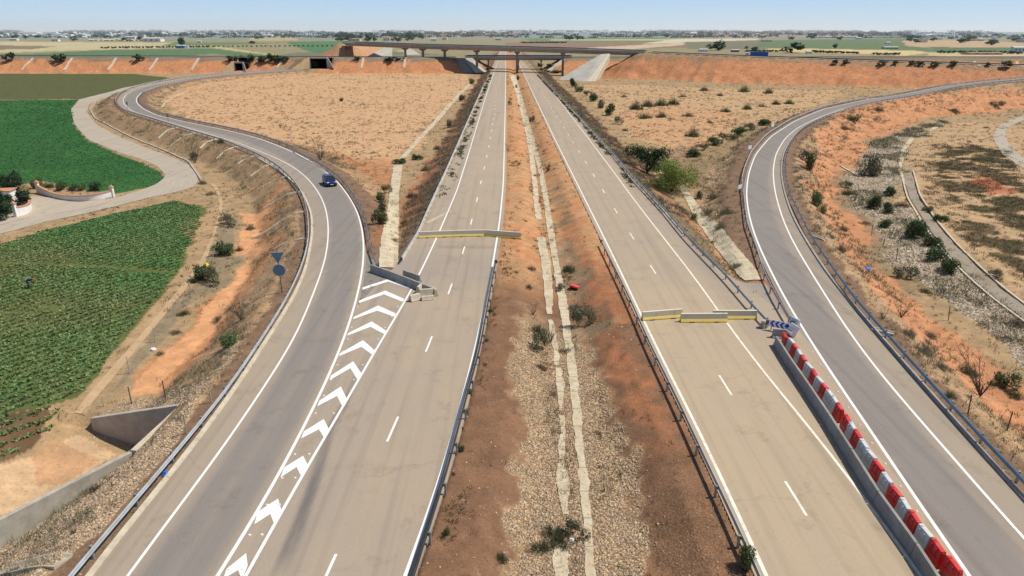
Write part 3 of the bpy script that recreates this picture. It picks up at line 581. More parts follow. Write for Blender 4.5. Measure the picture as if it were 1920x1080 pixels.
studs(rampL_r, .35, 23, 62, 2.4, mainL_sheet); studs(mainL_l, -.35, 23, 60, 2.4, mainL_sheet); studs(rampR_l, -.45, 23, 52, 2.2, mainR_sheet)
# ------------------------------------------------------------------ guardrails
WB = [(0, .45), (.035, .47), (.075, .52), (.035, .575), (.0, .60), (.035, .625), (.075, .68), (.035, .73), (0, .75), (-.006, .75), (-.006, .45)]
post_me = MB().box((0, 0, .33), (.10, .14, .86)).box((.06, 0, .62), (.10, .10, .2)).mesh('post', M['steel_post'])
def guardrail(path, face, label, s0=0.0, group='steel guardrails along the roads', end_turn=True, mat=None):
    """face = +1: the beam faces right of travel"""
    L = arclen(path)[-1]; P = at_len(path, np.arange(0, L, 2.0)); 
    root = empty('guardrail', P[len(P) // 2] * (1, 1, 1), 0, label, 'guardrail', group); o0 = np.array(root.location)
    prof = [(a * face, h) for a, h in WB]; Q = P - o0
    MB().sweep(prof, Q).build('rail', mat or M['steel'], root)
    n = min(100, int((L - s0) / 4.0)); T = tangents(P); a = arclen(P)
    for k in range(n):
        s = s0 + .5 + 4.0 * k; p = at_len(P, np.array([s]))[0]; i = min(int(s / 2), len(T) - 1); t = T[i]
        r = math.atan2(t[1], t[0]) - PI / 2; px = p + np.array([t[1], -t[0], 0]) * (-.15 * face)
        link('post', post_me, root, tuple(px - o0), r if face > 0 else r + PI)
    for q, t in ((Q[0], -T[0]), (Q[-1], T[-1])):
        e = MB(); e.box((q[0] + t[0] * .12, q[1] + t[1] * .12, q[2] + .6), (.14, .32, .36), math.atan2(t[1], t[0])); e.build('end_cap', M['steel_dark'], root)
    return root
g1 = smooth(up([(60,1165),(127,1079),(233,960),(300,880),(363,807),(433,720),(526,578.6),(557,519),(575,469),(579,435.5),(576,391),(565,358),(544,330),(518,308),(484,288)], .65), 1, 3)
g1[:, 2] = 0; far1 = offset(rampL_l, -2.5); g1 = np.vstack([g1[:-3], far1[near(far1, g1[-1]) + 3:]]); guardrail(smooth(g1, 1, 3), 1, 'long grey guardrail on the outer left edge of the left slip road')
g2 = smooth(up([(708,497),(692.8,457.8),(688.6,424),(679,391),(659.4,357.8),(634,327),(590,299),(548,280)], .65), 1, 3); g2[:, 2] = 0; far2 = offset(rampL_r, 1.0); g2 = np.vstack([g2[:-3], far2[near(far2, g2[-1]) + 3:]])
guardrail(smooth(g2, 1, 2), -1, 'guardrail on the inner side of the left slip road, ending at the grey concrete barrier')
g3 = up([(752.5,484),(784.4,432),(801,393),(840,309),(879,220.5),(909,154)], .65); g3[:, 2] = 0; guardrail(smooth(g3, 1, 3), 1, 'guardrail on the left edge of the left carriageway, running away to the bridges')
g4 = up([(760,1130),(775,1079),(795,1015),(819,945),(843,868),(862,791),(881.5,719),(901,651.5),(915,569),(925,515),(930,489)], .65); g4[:, 2] = 0; guardrail(smooth(g4, 1, 3), -1, 'guardrail between the left carriageway and the brown median', mat=simple('shade_dark_steel', (.075, .07, .065), .85, 0.0, spec=.08, var=.2, scale=1))  # near-black base colour paints in the shade on this rail
g5 = up([(1450,1140),(1425,1080),(1380,979),(1354.5,926),(1316,849),(1287,781.5),(1258,723.7),(1233,673),(1213,633),(1196.7,593),(1170,536.7),(1146.7,490),(1126.7,450)], .65); g5[:, 2] = 0; guardrail(smooth(g5, 1, 3), 1, 'guardrail between the stony median and the right carriageway')
g6 = up([(1440,601.7),(1406.7,566.7),(1366.7,520),(1326.7,480),(1286.7,440),(1246,391),(1190,333),(1138.5,273.6),(1079,211),(1016,148.5)], .65); g6[:, 2] = 0; guardrail(smooth(g6, 1, 3), -1, 'dark guardrail on the right edge of the right carriageway, starting beside the blue chevron board')
g7 = up([(1485,603),(1453,550),(1430,503),(1415.6,456),(1400.7,419),(1391.5,374.8),(1391.5,345)], .65); g7[:, 2] = 0; far7 = offset(rampR_l, -1.0); g7 = np.vstack([g7[:-2], far7[near(far7, g7[-1]) + 4:]])
guardrail(smooth(g7, 1, 2), 1, 'guardrail on the inner left side of the right slip road, ending at the chevron board')
g8 = up([(2000,985),(1920,902),(1889.6,868),(1841.5,820),(1783.7,757),(1726,695),(1658.5,620),(1604,559),(1556,493),(1523,445),(1497,404),(1481,368)], .65); g8[:, 2] = 0; far8 = offset(rampR_r, 1.9); g8 = np.vstack([g8[:-2], far8[near(far8, g8[-1]) + 3:]])
M['steel_blue'] = simple('weathered_blue_steel', (.20, .29, .34), .45, .5, var=.2, scale=1.0)
guardrail(smooth(g8, 1, 3), -1, 'blue grey guardrail on the outer right edge of the right slip road', mat=M['steel_blue'])
def far_rail(path, label): 
    P = path.copy(); o = MB().sweep([(0, .35), (.05, .55), (0, .85), (-.05, .85), (-.05, .35)], P).build('guardrail', M['steel_dark']); return tag(o, label, 'guardrail', 'guardrails on the far embankments')
far_rail(offset(lower[(lower[:, 0] > -900) & (lower[:, 0] < -33)], 5.3), 'distant guardrail along the left crossing road above the orange bank')
far_rail(offset(lower[(lower[:, 0] > 38) & (lower[:, 0] < 800)], 5.3), 'distant guardrail on the road the blue lorry drives along')
far_rail(offset(fly[fly[:, 0] > 81], 5.0), 'dark distant guardrail on top of the right orange embankment')
# ------------------------------------------------------------------ concrete barriers
JP = [(-.28, 0), (-.28, .09), (-.13, .30), (-.085, .80), (.085, .80), (.13, .30), (.28, .09), (.28, 0)]
m, nt, b = new_mat('yellow_banded_concrete', .8, .2); tcn = nt.nodes.new('ShaderNodeTexCoord'); sx = nt.nodes.new('ShaderNodeSeparateXYZ'); nt.links.new(tcn.outputs['Object'], sx.inputs[0])
g_ = noise(nt, 3, 6, .7); zz_ = math_(nt, 'ADD', sx.outputs[2], math_(nt, 'MULTIPLY', math_(nt, 'SUBTRACT', g_, .5), .12))
c_ = mixc(nt, (.66, .48, .12), (.64, .56, .38), ramp(nt, zz_, .26, .31)); c_ = mixc(nt, c_, (.70, .65, .52), ramp(nt, zz_, .74, .78)); c_ = mixc(nt, c_, (.33, .27, .18), ramp(nt, noise(nt, 1.3, 7, .75), .55, .75, 0, .7)); nt.links.new(c_, b.inputs['Base Color']); M['yb'] = m
foot_mat = simple('shadowed_slot', (.05, .045, .04), .9)  # near-black colour stands in for shade in slots, portal opening and culvert passages
JP2 = [(-.19, 0), (-.185, .1), (-.12, .3), (-.085, .8), (.085, .8), (.12, .3), (.185, .1), (.19, 0)]
M['concrete_shade'] = simple('shaded_grey_concrete', (.27, .26, .24), .85, var=.2, scale=1.0, dirt=(.18, .15, .12), bmp=.2)  # darker copy of the grey concrete: left-face shade put into the colour, plus dirt
def jersey(p, q, mat, label, group, name='concrete_barrier', slots=True, lift=0.0, prof=JP):
    p = np.array(p[:2]); q = np.array(q[:2]); d = q - p; L = np.hypot(*d); c = (p + q) / 2
    root = empty(name, (c[0], c[1], lift), math.atan2(d[1], d[0]), label, 'concrete barrier', group)
    path = np.array([(-L / 2 + .02, 0, 0), (L / 2 - .02, 0, 0)]); o = MB().sweep(prof, path).build('body', mat, root, bevel=.012)
    if slots and L > 2.5:
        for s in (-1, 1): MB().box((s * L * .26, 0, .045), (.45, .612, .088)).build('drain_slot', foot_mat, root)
    MB().box((L / 2 - .02, 0, .45), (.06, .10, .42)).build('joint_key', M['concrete_grey'], root)
    return root
G1 = 'yellow and cream barriers across the left carriageway'; G2 = 'yellow and cream barriers across the right carriageway'
a, b_, c_, d_ = up([(785,446),(849,443.5),(912,442),(978,447)], 0)
jersey(a, b_, M['yb'], 'yellow cream concrete barrier at the left end of the row across the left carriageway', G1); jersey(b_ + (.03, 0, 0), c_, M['yb'], 'middle yellow cream barrier of the row across the left carriageway', G1); jersey(c_ + (.05, -.1, 0), d_, M['yb'], 'yellow cream barrier sticking out onto the median at the right end of its row', G1)
a = up([(1203,600),(1278,594),(1275,603),(1363,602.5),(1335,597),(1418,597)], 0)
jersey(a[0], a[1], M['yb'], 'yellow cream barrier beside the median guardrail on the right carriageway', G2); jersey(a[2], a[3], M['yb'], 'yellow cream barrier set forward in the middle of the right carriageway row', G2); jersey(a[4], a[5], M['yb'], 'yellow cream barrier nearest the blue chevron board', G2)
G3 = 'grey barriers closing off the painted chevron island'
P = up([(696,509),(715,515.5),(733,522),(775,538.5),(813,554)], 0)
for p, q, l in ((0, 1, 'short grey barrier piece at the slip road end of the barrier before the chevrons'), (1, 2, 'second short grey barrier piece from the slip road, before the chevrons'), (2, 3, 'longer grey barrier piece standing over the top painted chevron'), (3, 4, 'grey barrier piece ending beside the heap of broken barrier blocks')): jersey(P[p], P[q], M['concrete_grey'], l, G3)
P = up([(757,519.5),(788,530),(806,541)], 0); jersey(P[0], P[1], M['concrete_grey'], 'grey barrier piece standing right behind the row before the chevrons', G3); 
def blockpiece(px, rz, dims, label, tilt=0.0):
    c = up([px], 0)[0]; L, w, h = dims; mb = MB(); mb.add([(-L/2,-w/2,0),(L/2,-w/2,0),(L/2,w/2,0),(-L/2,w/2,0),(-L/2,-w*.32,h*.45),(L/2,-w*.32,h*.45),(L/2,w*.32,h*.45),(-L/2,w*.32,h*.45),(-L/2,-w*.18,h),(L/2,-w*.18,h),(L/2,w*.18,h),(-L/2,w*.18,h)],
        [(3,2,1,0),(0,1,5,4),(2,3,7,6),(4,5,9,8),(6,7,11,10),(8,9,10,11),(0,4,7,3),(4,8,11,7),(1,2,6,5),(5,6,10,9)])
    o = mb.build('concrete_block', M['concrete_pale'], None, (c[0], c[1], .02 + abs(math.sin(tilt)) * w * .42), rz, bevel=.03); o.rotation_euler = (tilt, 0, rz); return tag(o, label, 'concrete block', 'broken barrier blocks heaped on the left carriageway')
blockpiece((778,563), math.radians(38), (1.1, .7, .62), 'broken pale block lying left in the heap, nearest the chevrons', 0); blockpiece((787,549), math.radians(75), (.9, .6, .8), 'upright pointed pale block at the back of the heap of broken barriers')
blockpiece((800,556), math.radians(12), (1.3, .6, .8), 'broad pale block in the middle of the heap of broken barriers'); blockpiece((802,562), math.radians(15), (1.2, .55, .4), 'low flat pale block in front of the heap of broken barriers', 0); blockpiece((814,553), math.radians(-60), (1.0, .6, .75), 'pale block at the right end of the heap on the dusty carriageway')
# long grey barrier and the red and white plastic blocks on the right
jt = smooth(up([(1456,630),(1485,675.5),(1523.7,728.5),(1552.6,772),(1586,820),(1629.6,897),(1668,950),(1716,1008),(1759.6,1077.6),(1800,1140)], .8), .5, 2); jt[:, 2] = 0
L = arclen(jt)[-1]; nj_ = int(L // 3.95); ordw = ['farthest', 'second farthest', 'third farthest', 'fourth farthest', 'fifth farthest', 'sixth farthest', 'seventh farthest', 'eighth farthest', 'ninth farthest', 'tenth farthest']
for k in range(nj_):
    p, q = at_len(jt, np.array([k * L / nj_, (k + 1) * L / nj_])); jersey(p, q, M['concrete_shade'], f'{ordw[k]} grey concrete piece of the long barrier beside the red and white blocks', 'grey concrete pieces of the long right hand barrier', slots=False, prof=JP2)
def plastic(name, c):
    m, nt, b = new_mat(name, .45, .4); o = mixc(nt, tuple(x * .75 for x in c), c, ramp(nt, noise(nt, 2.2, 5, .65), .3, .65)); o = mixc(nt, o, (.42, .34, .26), ramp(nt, noise(nt, 1.1, 7, .72), .5, .8, 0, .55)); nt.links.new(o, b.inputs['Base Color']); return m
M['red'] = plastic('red_plastic', (.74, .035, .03)); M['wplast'] = plastic('white_plastic', (.66, .65, .62))
def water_block(mat, label, loc, rz, tilt=0.0, group='red and white plastic barrier blocks in a row'):
    root = empty('plastic_barrier', loc, rz, label, 'plastic barrier', group); root.rotation_euler = (tilt, 0, rz)
    pr = [(-.26, .02), (-.27, .18), (-.20, .40), (-.17, .72), (-.13, .98), (-.10, 1.0), (.10, 1.0), (.13, .98), (.17, .72), (.20, .40), (.27, .18), (.26, .02)]
    MB().sweep(pr, np.array([(-.50, 0, 0), (-.46, 0, 0), (.46, 0, 0), (.50, 0, 0)])).build('body', mat, root, bevel=.02)
    MB().tube((-.3, 0, .98), (-.3, 0, 1.03), .07, n=10).build('filler_cap', mat, root)
    MB().box((.525, 0, .5), (.05, .09, .85)).build('coupling', mat, root); MB().box((.0, .20, .44), (.62, .05, .06)).box((0, -.20, .44), (.62, .05, .06)).box((-.2, -.17, .7), (.06, .06, .4)).box((.2, -.17, .7), (.06, .06, .4)).build('rib', mat, root)
    return root
reds = [(235,165),(264,208),(296,257),(337,312),(374,366),(440,445),(462,490),(505,558),(585,682),(647,775),(714,875),(797,990),(875,1072)]
bc = up([(1360 + x / 2.077, 560 + y / 2.077) for x, y in reds], .42); bc[:, 0] += .12; bp = smooth(np.vstack([bc, bc[-1] + (bc[-1] - bc[-2])]), .3, 2.0); bp[:, 2] = 0
srd = [arclen(bp)[near(bp, q)] for q in bc]; seq = []
for k, s in enumerate(srd):
    seq.append((s, 'r'))
    if k + 1 < len(srd):
        g = srd[k + 1] - s; nw = max(0, int(round(g / 1.08)) - 1)
        for j in range(nw): seq.append((s + g * (j + 1) / (nw + 1), 'w'))
ro = ['farthest', 'second farthest', 'third farthest', 'fourth farthest', 'fifth farthest', 'sixth farthest', 'seventh farthest', 'eighth farthest', 'ninth farthest', 'tenth farthest', 'eleventh farthest', 'twelfth farthest', 'nearest', '', '', '']
cr = cw = 0; seq.sort(); nwt = sum(1 for q in seq if q[1] == 'w')
def ordinal(k, n, far='farthest', nr='nearest'):
    if k == 0: return far
    if k == n - 1: return nr
    wd = ['first', 'second', 'third', 'fourth', 'fifth', 'sixth', 'seventh', 'eighth', 'ninth', 'tenth', 'eleventh', 'twelfth']
    return f'{wd[k]} {far}' if k < n / 2 else f'{wd[n - 1 - k]} {nr}'
T_ = tangents(bp)
for s, c in seq:
    p = at_len(bp, np.array([s]))[0]; t = T_[near(bp, p)]; rz = math.atan2(t[1], t[0]) + rng.uniform(-.12, .12)
    if c == 'r':
        water_block(M['red'], f'{ordinal(cr, len(srd))} red plastic block in the red and white row' + (', leaning over' if cr == 0 else ''), (p[0], p[1], .0), rz, .25 if cr == 0 else 0); cr += 1
    else:
        water_block(M['wplast'], f'{ordinal(cw, nwt)} white plastic block in the red and white row', (p[0], p[1], 0), rz); cw += 1
e_ = MB(); 
q = up([(1479,632)], 0)[0]; water_block(M['wplast'], 'white plastic block tipped against the guardrail end below the chevron board', (q[0] + .1, q[1] + .3, .1), 1.75, .55); q = up([(1482,618)], 0)[0]; water_block(M['wplast'], 'white plastic block behind the tipped one, beside the guardrail end', (q[0] + .25, q[1] + .2, 0), 1.9, .2)
q = up([(1447,632),(1473,634)], 0); jersey(q[0], q[1], M['concrete_grey'], 'short dark concrete barrier standing below the blue chevron board', None)
# blue chevron board
q = up([(1440,618),(1478,626)], 0); c = (q[0] + q[1]) / 2; d = q[1] - q[0]; Lb = np.hypot(d[0], d[1]); 
M['signblue'] = simple('sign_blue', (.012, .05, .42), .4, var=.1); M['signwhite'] = simple('sign_white', (.78, .78, .78), .4, var=.06)
root = empty('chevron_sign', (c[0], c[1], 0), math.atan2(d[1], d[0]), 'white board with blue arrows pointing left and a blue diamond', 'road sign')
zb = .35; MB().box((0, 0, zb + .32), (Lb, .03, .64)).build('board', M['signwhite'], root)
for s in (-1, 1): MB().box((s * Lb * .36, .05, .42), (.07, .06, .84)).build('post', M['steel_dark'], root)
for k in range(3):
    x = -Lb / 2 + .10 + k * .40; mb = MB(); w_ = .19; F3 = [(x, .32), (x + .22, .62), (x + .22 + w_, .62), (x + w_, .32), (x + .22 + w_, .02), (x + .22, .02)]
    mb.add([(a_, -.019, zb + h_) for a_, h_ in F3], [(0, 3, 2, 1)[::-1], (0, 5, 4, 3)[::-1]]); mb.build('arrow', M['signblue'], root)
x = -Lb / 2 + 1.52; mb = MB(); mb.add([(x - .24, -.019, zb + .32), (x, -.019, zb + .06), (x + .24, -.019, zb + .32), (x, -.019, zb + .58)], [(0, 1, 2, 3)]); mb.build('diamond', M['signblue'], root)
def plain_blocks(px, n, label):
    q = up([px], 0)[0]; r = empty('concrete_block', (q[0], q[1], 0), .6, label, 'concrete block'); MB().box((0, 0, .2), (.75, .45, .4)).build('block', M['concrete_grey'], r, bevel=.03); MB().box((-.1, .02, .56), (.5, .34, .3), .5).build('upper_block', M['concrete'], r, bevel=.03); return r
plain_blocks((1432,614), 2, 'small stacked grey concrete blocks left of the blue chevron board')
q = up([(1484,612)], 0)[0]; r = empty('guardrail_terminal', (q[0], q[1], 0), 1.1, 'black plastic covered guardrail end standing beside the chevron board', 'guardrail end'); MB().box((0, 0, .45), (.35, .5, .9)).build('cover', M['black'], r, bevel=.06); MB().box((.02, 0, .95), (.2, .26, .1)).build('cap', M['steel'], r)
# ------------------------------------------------------------------ road signs
def sign_post(px, rz):
    q = hit1(*px); root = empty('road_sign', q, rz, 'backs of a triangular and a round road sign on one pole beside the left road', 'road sign'); pm = simple('sign_back', (.13, .21, .27), .5, .1, var=.15, scale=2)
    MB().tube((0, 0, -.3), (0, 0, 4.35), .05, n=10).build('pole', M['steel_dark'], root)
    t = .64; mb = MB(); mb.add([(-t, -.075, 4.25), (t, -.075, 4.25), (0, -.075, 3.12), (-t, -.105, 4.25), (t, -.105, 4.25), (0, -.105, 3.12)], [(0, 1, 2), (5, 4, 3), (0, 3, 4, 1), (1, 4, 5, 2), (2, 5, 3, 0)]); tp = mb.build('triangle_plate', pm, root)
    MB().add([(-t, -.06, 4.27), (t, -.06, 4.27), (t, -.13, 4.27), (-t, -.13, 4.27), (-t, -.06, 4.22), (t, -.06, 4.22), (t, -.13, 4.22), (-t, -.13, 4.22)], [(0, 1, 2, 3), (7, 6, 5, 4), (3, 2, 6, 7), (1, 0, 4, 5)]).build('flange', M['steel'], tp)
    n = 28; R = .58; mb = MB(); mb.tube((0, -.075, 2.42), (0, -.105, 2.42), R, n=n); rp = mb.build('round_plate', pm, root)
    mb = MB(); V = []; Fr = []
    for k in range(n):
        a_ = 2 * PI * k / n
        for rr, yy in ((R, -.06), (R + .03, -.06), (R + .03, -.12), (R, -.12)): V.append((rr * math.cos(a_), yy, 2.42 + rr * math.sin(a_)))
    for k in range(n):
        for j in range(4): Fr.append((k * 4 + j, k * 4 + (j + 1) % 4, ((k + 1) % n) * 4 + (j + 1) % 4, ((k + 1) % n) * 4 + j))
    mb.add(V, Fr); mb.build('rim', M['steel'], rp); return root
sign_post((529, 549), .15)
dm = simple('delineator_white', (.7, .7, .68), .6, var=.1)
def small_sign(px, w, h, pole, label, mat, group):
    q = hit1(*px); r = empty('marker_post', q, .75, label, 'marker post', group); MB().tube((0, 0, -.2), (0, 0, pole), .04, n=8).build('pole', M['steel_dark'], r); MB().box((0, -.05, pole - h / 2), (w, .03, h)).build('plate', mat, r)
small_sign((240, 206), .5, .9, 2.6, 'small dark sign on a pole at the far left bend of the slip road', M['steel_dark'], None); small_sign((316, 230), .5, .9, 2.4, 'small dark sign on a pole after the far left bend of the slip road', M['steel_dark'], None)
small_sign((1447, 246), 1.5, .8, 1.9, 'farthest pale plate on the inner verge of the right slip road', dm, 'pale plates beside the right slip road'); small_sign((1404, 290), 1.3, .75, 1.9, 'middle pale plate on the inner verge of the right slip road', dm, 'pale plates beside the right slip road'); small_sign((1385, 366), 1.1, .65, 1.7, 'nearest pale plate on the inner verge of the right slip road', dm, 'pale plates beside the right slip road')
# ------------------------------------------------------------------ fence posts
def fpost(px, h, label, mat, lean=0.0, group=None, r=.045):
    q = hit1(*px); o = MB().tube((0, 0, -.3), (0, 0, h), r, r * .9, 7).build('fence_post', mat, None, q); o.rotation_euler = (lean, lean * .7, 0); return tag(o, label, 'fence post', group)
pale = simple('weathered_post', (.42, .38, .31), .85, var=.25, scale=5)
for k, (px, h) in enumerate([((400,484),1.5),((358,552),1.5),((328,592),1.5),((292,641),1.5),((244,700),1.6)]): fpost(px, h, ['farthest', 'second farthest', 'middle', 'second nearest', 'nearest'][k] + ' pale fence post in the row beside the footpath', pale, rng.uniform(-.1, .1), 'pale fence posts beside the footpath')
fpost((247,757), 1.5, 'dark rusty fence post behind the underpass wing wall, left of its pair', M['rust']); fpost((311,749), 1.7, 'dark rusty fence post behind the underpass wing wall, right of its pair', M['rust'], .06); fpost((195,762), .9, 'short pale stake at the tip of the underpass wing wall', pale)
fpost((350,813), 1.6, 'pale bent pipe standing beside the guardrail above the underpass', pale, .12); fpost((396,755), 1.4, 'pale bent pipe beside the guardrail, up the road from the underpass', pale, .1)
for px, h, l in [((1888,808),1.5,'dark fence post nearest the camera on the right slope'),((1815,775),1.4,'dark fence post under the bare tree on the right slope'),((1778,601),1.6,'dark fence post beside the stone lined ditch on the right'),((1680,490),1.6,'dark fence post upslope from the blue rag on the right'),((1655,463),1.5,'dark fence post above the blue rag on the right slope'),((1634,441),1.5,'dark fence post on the upper right slope, left of the green bushes'),((1602,380),1.5,'dark fence post on the far right slope near the concrete outlet')]: fpost(px, h, l, M['rust'], rng.uniform(-.08, .08), 'dark fence posts on the right slope')
# ------------------------------------------------------------------ litter
def crumple(name, px, s, mat, label, cat, sq=.6):
    import bmesh
    q = hit1(*px); bm = bmesh.new(); bmesh.ops.create_icosphere(bm, subdivisions=3, radius=s)
    for v in bm.verts:
        k = .62 + .75 * float(fbm(np.array([v.co.x / s * 1.8 + px[0]]), np.array([v.co.y / s * 1.8 + v.co.z / s * 2.3 + px[1]]), 5)[0]); v.co *= k; v.co.z = max(v.co.z * sq, -.04 * s)
    me = bpy.data.meshes.new(name); bm.to_mesh(me); bm.free(); me.materials.append(mat); o = link(name, me, None, (q[0], q[1], q[2] + .03)); return tag(o, label, cat)
crumple('plastic_bag', (311,890), .22, simple('blue_plastic', (.02, .13, .55), .4, var=.4, scale=9), 'crumpled blue bag lying between the left guardrail and the kerb', 'bag', .8)
crumple('plastic_bag', (388,499), .3, simple('yellow_plastic', (.75, .58, .03), .5, var=.3, scale=7), 'yellow bag lying beside the footpath in the scrub', 'bag', 1.2)
crumple('plastic_sheet', (1626,505), .45, simple('blue_sheet', (.05, .17, .5), .5, var=.4, scale=6), 'blue rag caught in the scrub on the right slope', 'rag', .6)
crumple('plastic_bag', (1072,1014), .16, simple('white_bag', (.7, .72, .75), .5, var=.2, scale=9), 'small white bag on the green weeds in the median', 'bag', .9)
crumple('plastic_bag', (287,656), .32, simple('white_rubbish', (.66, .64, .6), .6, var=.2, scale=9), 'white rubbish bag lying beside the fence posts near the footpath', 'bag', .7)
# fallen red plastic barrier in the median
q = hit1(1078, 540); root = empty('plastic_barrier', q + np.array([0, 0, .12]), .2, 'red plastic block fallen over in the stony median', 'plastic barrier'); root.rotation_euler = (1.2, .25, -.3); MB().sweep([(-.24, 0), (-.17, .34), (-.08, .8), (.08, .8), (.17, .34), (.24, 0)], np.array([(-.5, 0, 0), (.45, 0, 0)])).build('body', M['red'], root, bevel=.02); MB().tube((-.2, 0, .78), (-.2, 0, .84), .06, n=8).build('filler_cap', M['red'], root)
# ------------------------------------------------------------------ concrete water chutes on the slopes, ditch linings
def chute(pa, pb, w, label, group, mat=None, lift=.05):
    a, b = hit([pa, pb]); n = max(4, int(np.hypot(*(b - a)[:2]) / .6)); P = a + (b - a) * np.linspace(0, 1, n)[:, None]; P[:, 2] = gz(P[:, 0], P[:, 1]) + lift; P[0, 2] = max(P[0, 2], -.06 if a[2] > -1 and a[1] < 300 else P[0, 2]); P = smooth(P, .6, 1.2)
    h = w / 2; MB().sweep([(-h, -.2), (-h, .14), (-h + .08, .14), (-h * .55, .02), (h * .55, .02), (h - .08, .14), (h, .14), (h, -.2)], P).build
    o = MB().sweep([(-h, -.2), (-h, .14), (-h + .08, .14), (-h * .55, .02), (h * .55, .02), (h - .08, .14), (h, .14), (h, -.2)], P).build('drain_chute', mat or M['concrete_pale']); return tag(o, label, 'drain chute', group)
GC = 'concrete chutes down the bank of the left slip road'
cl_ = [((332,240),(297,260)),((367,250),(318,276)),((409,261),(376,279)),((449,275),(407,298)),((480,293),(446,308)),((517,308),(470,332)),((545,331),(492,352)),((566,360),(494,392)),((577,397),(472,448)),((576,448),(512,470))]
for k, (a, b) in enumerate(cl_): chute(a, b, .55, f'concrete chute on the left bank, {ordinal(k, len(cl_), "farthest", "nearest")} of the ten', GC)
GC2 = 'pale chutes down the far orange bank'
for k, (a, b) in enumerate([((62,109),(41,132)),((136,109),(120,132)),((218,109),(203,131.5)),((296,109),(280,132)),((373,109),(360,132)),((527,114),(521,127)),((682,109),(678,128)),((761,109),(758,127))]): chute(a, b, 1.5, f'pale chute on the far orange bank, {ordinal(k, 8, "from the left edge", "from the bridges").replace("from the left edge", "from the left") if 0 < k < 7 else ("nearest the left picture edge" if k == 0 else "nearest the bridges")}', GC2, lift=.15)
for k, (a, b) in enumerate([((1828,115),(1836,124)),((1908,116),(1917,126))]): chute(a, b, 1.5, ['pale chute on the far right bank, the left one of two', 'pale chute on the far right bank, the right one of two'][k], GC2, lift=.15)
for k, (a, b) in enumerate([((1490,349),(1506,354)),((1487,300),(1510,310)),((1525,443),(1548,452)),((1634,618),(1676,628))]): chute(a, b, .6, ['second farthest', 'farthest', 'second nearest', 'nearest'][k] + ' short concrete outlet crossing the kerb of the right slip road', 'short outlets on the right slip road')
chute((1578,312), (1610,330), .9, 'concrete pipe outlet on the right slope above the stone ditch', None); chute((120,1056), (-20,1078), 1.0, 'broken concrete outlet beside the guardrail at the bottom left', None)
chute((845,398), (800,420), .4, 'small concrete outlet on the left verge of the left carriageway', None); chute((1256,397), (1272,402), .4, 'small concrete outlet on the right verge of the right carriageway', None)
def lining(name, pa, pb, lift, label, mat, nc=5, sig=1.5, kind=None, cat='ditch lining', group=None, thick=.0):
    A = smooth(hit(pa), .5, sig); B = smooth(hit(pb), .5, sig)
    if mat is M.get('slab'): wv = np.linalg.norm(B - A[np.minimum(np.arange(len(B)), len(A) - 1)], axis=1).mean() if 0 else .5; A[:, 0] += (fbm(A[:, 0] * 2.2, A[:, 1] * 1.1, 301) - .5) * .36; B[:, 0] += (fbm(B[:, 0] * 1.3, B[:, 1] * 1.3, 307) - .5) * .36
    V, Fq = drape(A, B, lift, nc); o = link(name, npmesh(name, V, Fq, mat, np.full((len(V), 3), .6) * (1, 0, 0))); return tag(o, label, None if kind else cat, None if kind else group, kind)
m, nt, b = new_mat('slab_concrete', .88, .15); f_ = noise(nt, .9, 7, .7); f2 = noise(nt, 5, 5, .7); o_ = mixc(nt, tuple(lin(222, 208, 178)), tuple(lin(196, 174, 138)), ramp(nt, f_, .4, .68)); o_ = mixc(nt, o_, tuple(lin(150, 120, 84)), ramp(nt, f2, .58, .72)); o_ = mixc(nt, o_, (.12, .1, .06), ramp(nt, noise(nt, 1.7, 6, .75), .6, .68, 0, .8)); 
sx = nt.nodes.new('ShaderNodeSeparateXYZ'); nt.links.new(geo_pos(nt), sx.inputs[0]); fr = math_(nt, 'FRACT', math_(nt, 'DIVIDE', sx.outputs[1], 2.4)); o_ = mixc(nt, o_, (.2, .16, .1), math_(nt, 'MULTIPLY', math_(nt, 'LESS_THAN', fr, .035), .7)); nt.links.new(o_, b.inputs['Base Color']); bump(nt, b, f2, .2, .02); M['slab'] = m
lining('ditch_slab', [(955,141),(967,172),(983.7,240),(991,284),(996.4,329),(1000,373),(1004,412)], [(966,141),(976,172),(992,240),(1000,284),(1006,329),(1010,373),(1017,412)], .07, 'left row of pale slabs lining the upper median ditch', M['slab'])
lining('ditch_slab', [(970,150),(995.5,240),(1009,284),(1020.7,329),(1031,388),(1040,441)][::1], [(961,150),(983.5,240),(1000,284),(1011,329),(1021,388),(1027,441)], .075, 'right row of pale slabs lining the upper median ditch', M['slab'])
lining('ditch_slab', [(1006,444),(1015,492),(1020,540),(1026,590)], [(1021,444),(1032,492),(1037,540),(1036,590)], .06, 'left row of pale slabs by the red fallen block, middle of the median', M['slab'])
lining('ditch_slab', [(1027,441),(1036,492),(1046,558),(1054,608),(1062,680),(1074,777),(1086,897),(1093,955),(1100,1085)], [(1040,441),(1047,492),(1062,558),(1068,608),(1080,680),(1090,777),(1102,897),(1108,955),(1118,1085)], .06, 'long right row of pale slabs running down the stony median', M['slab'])
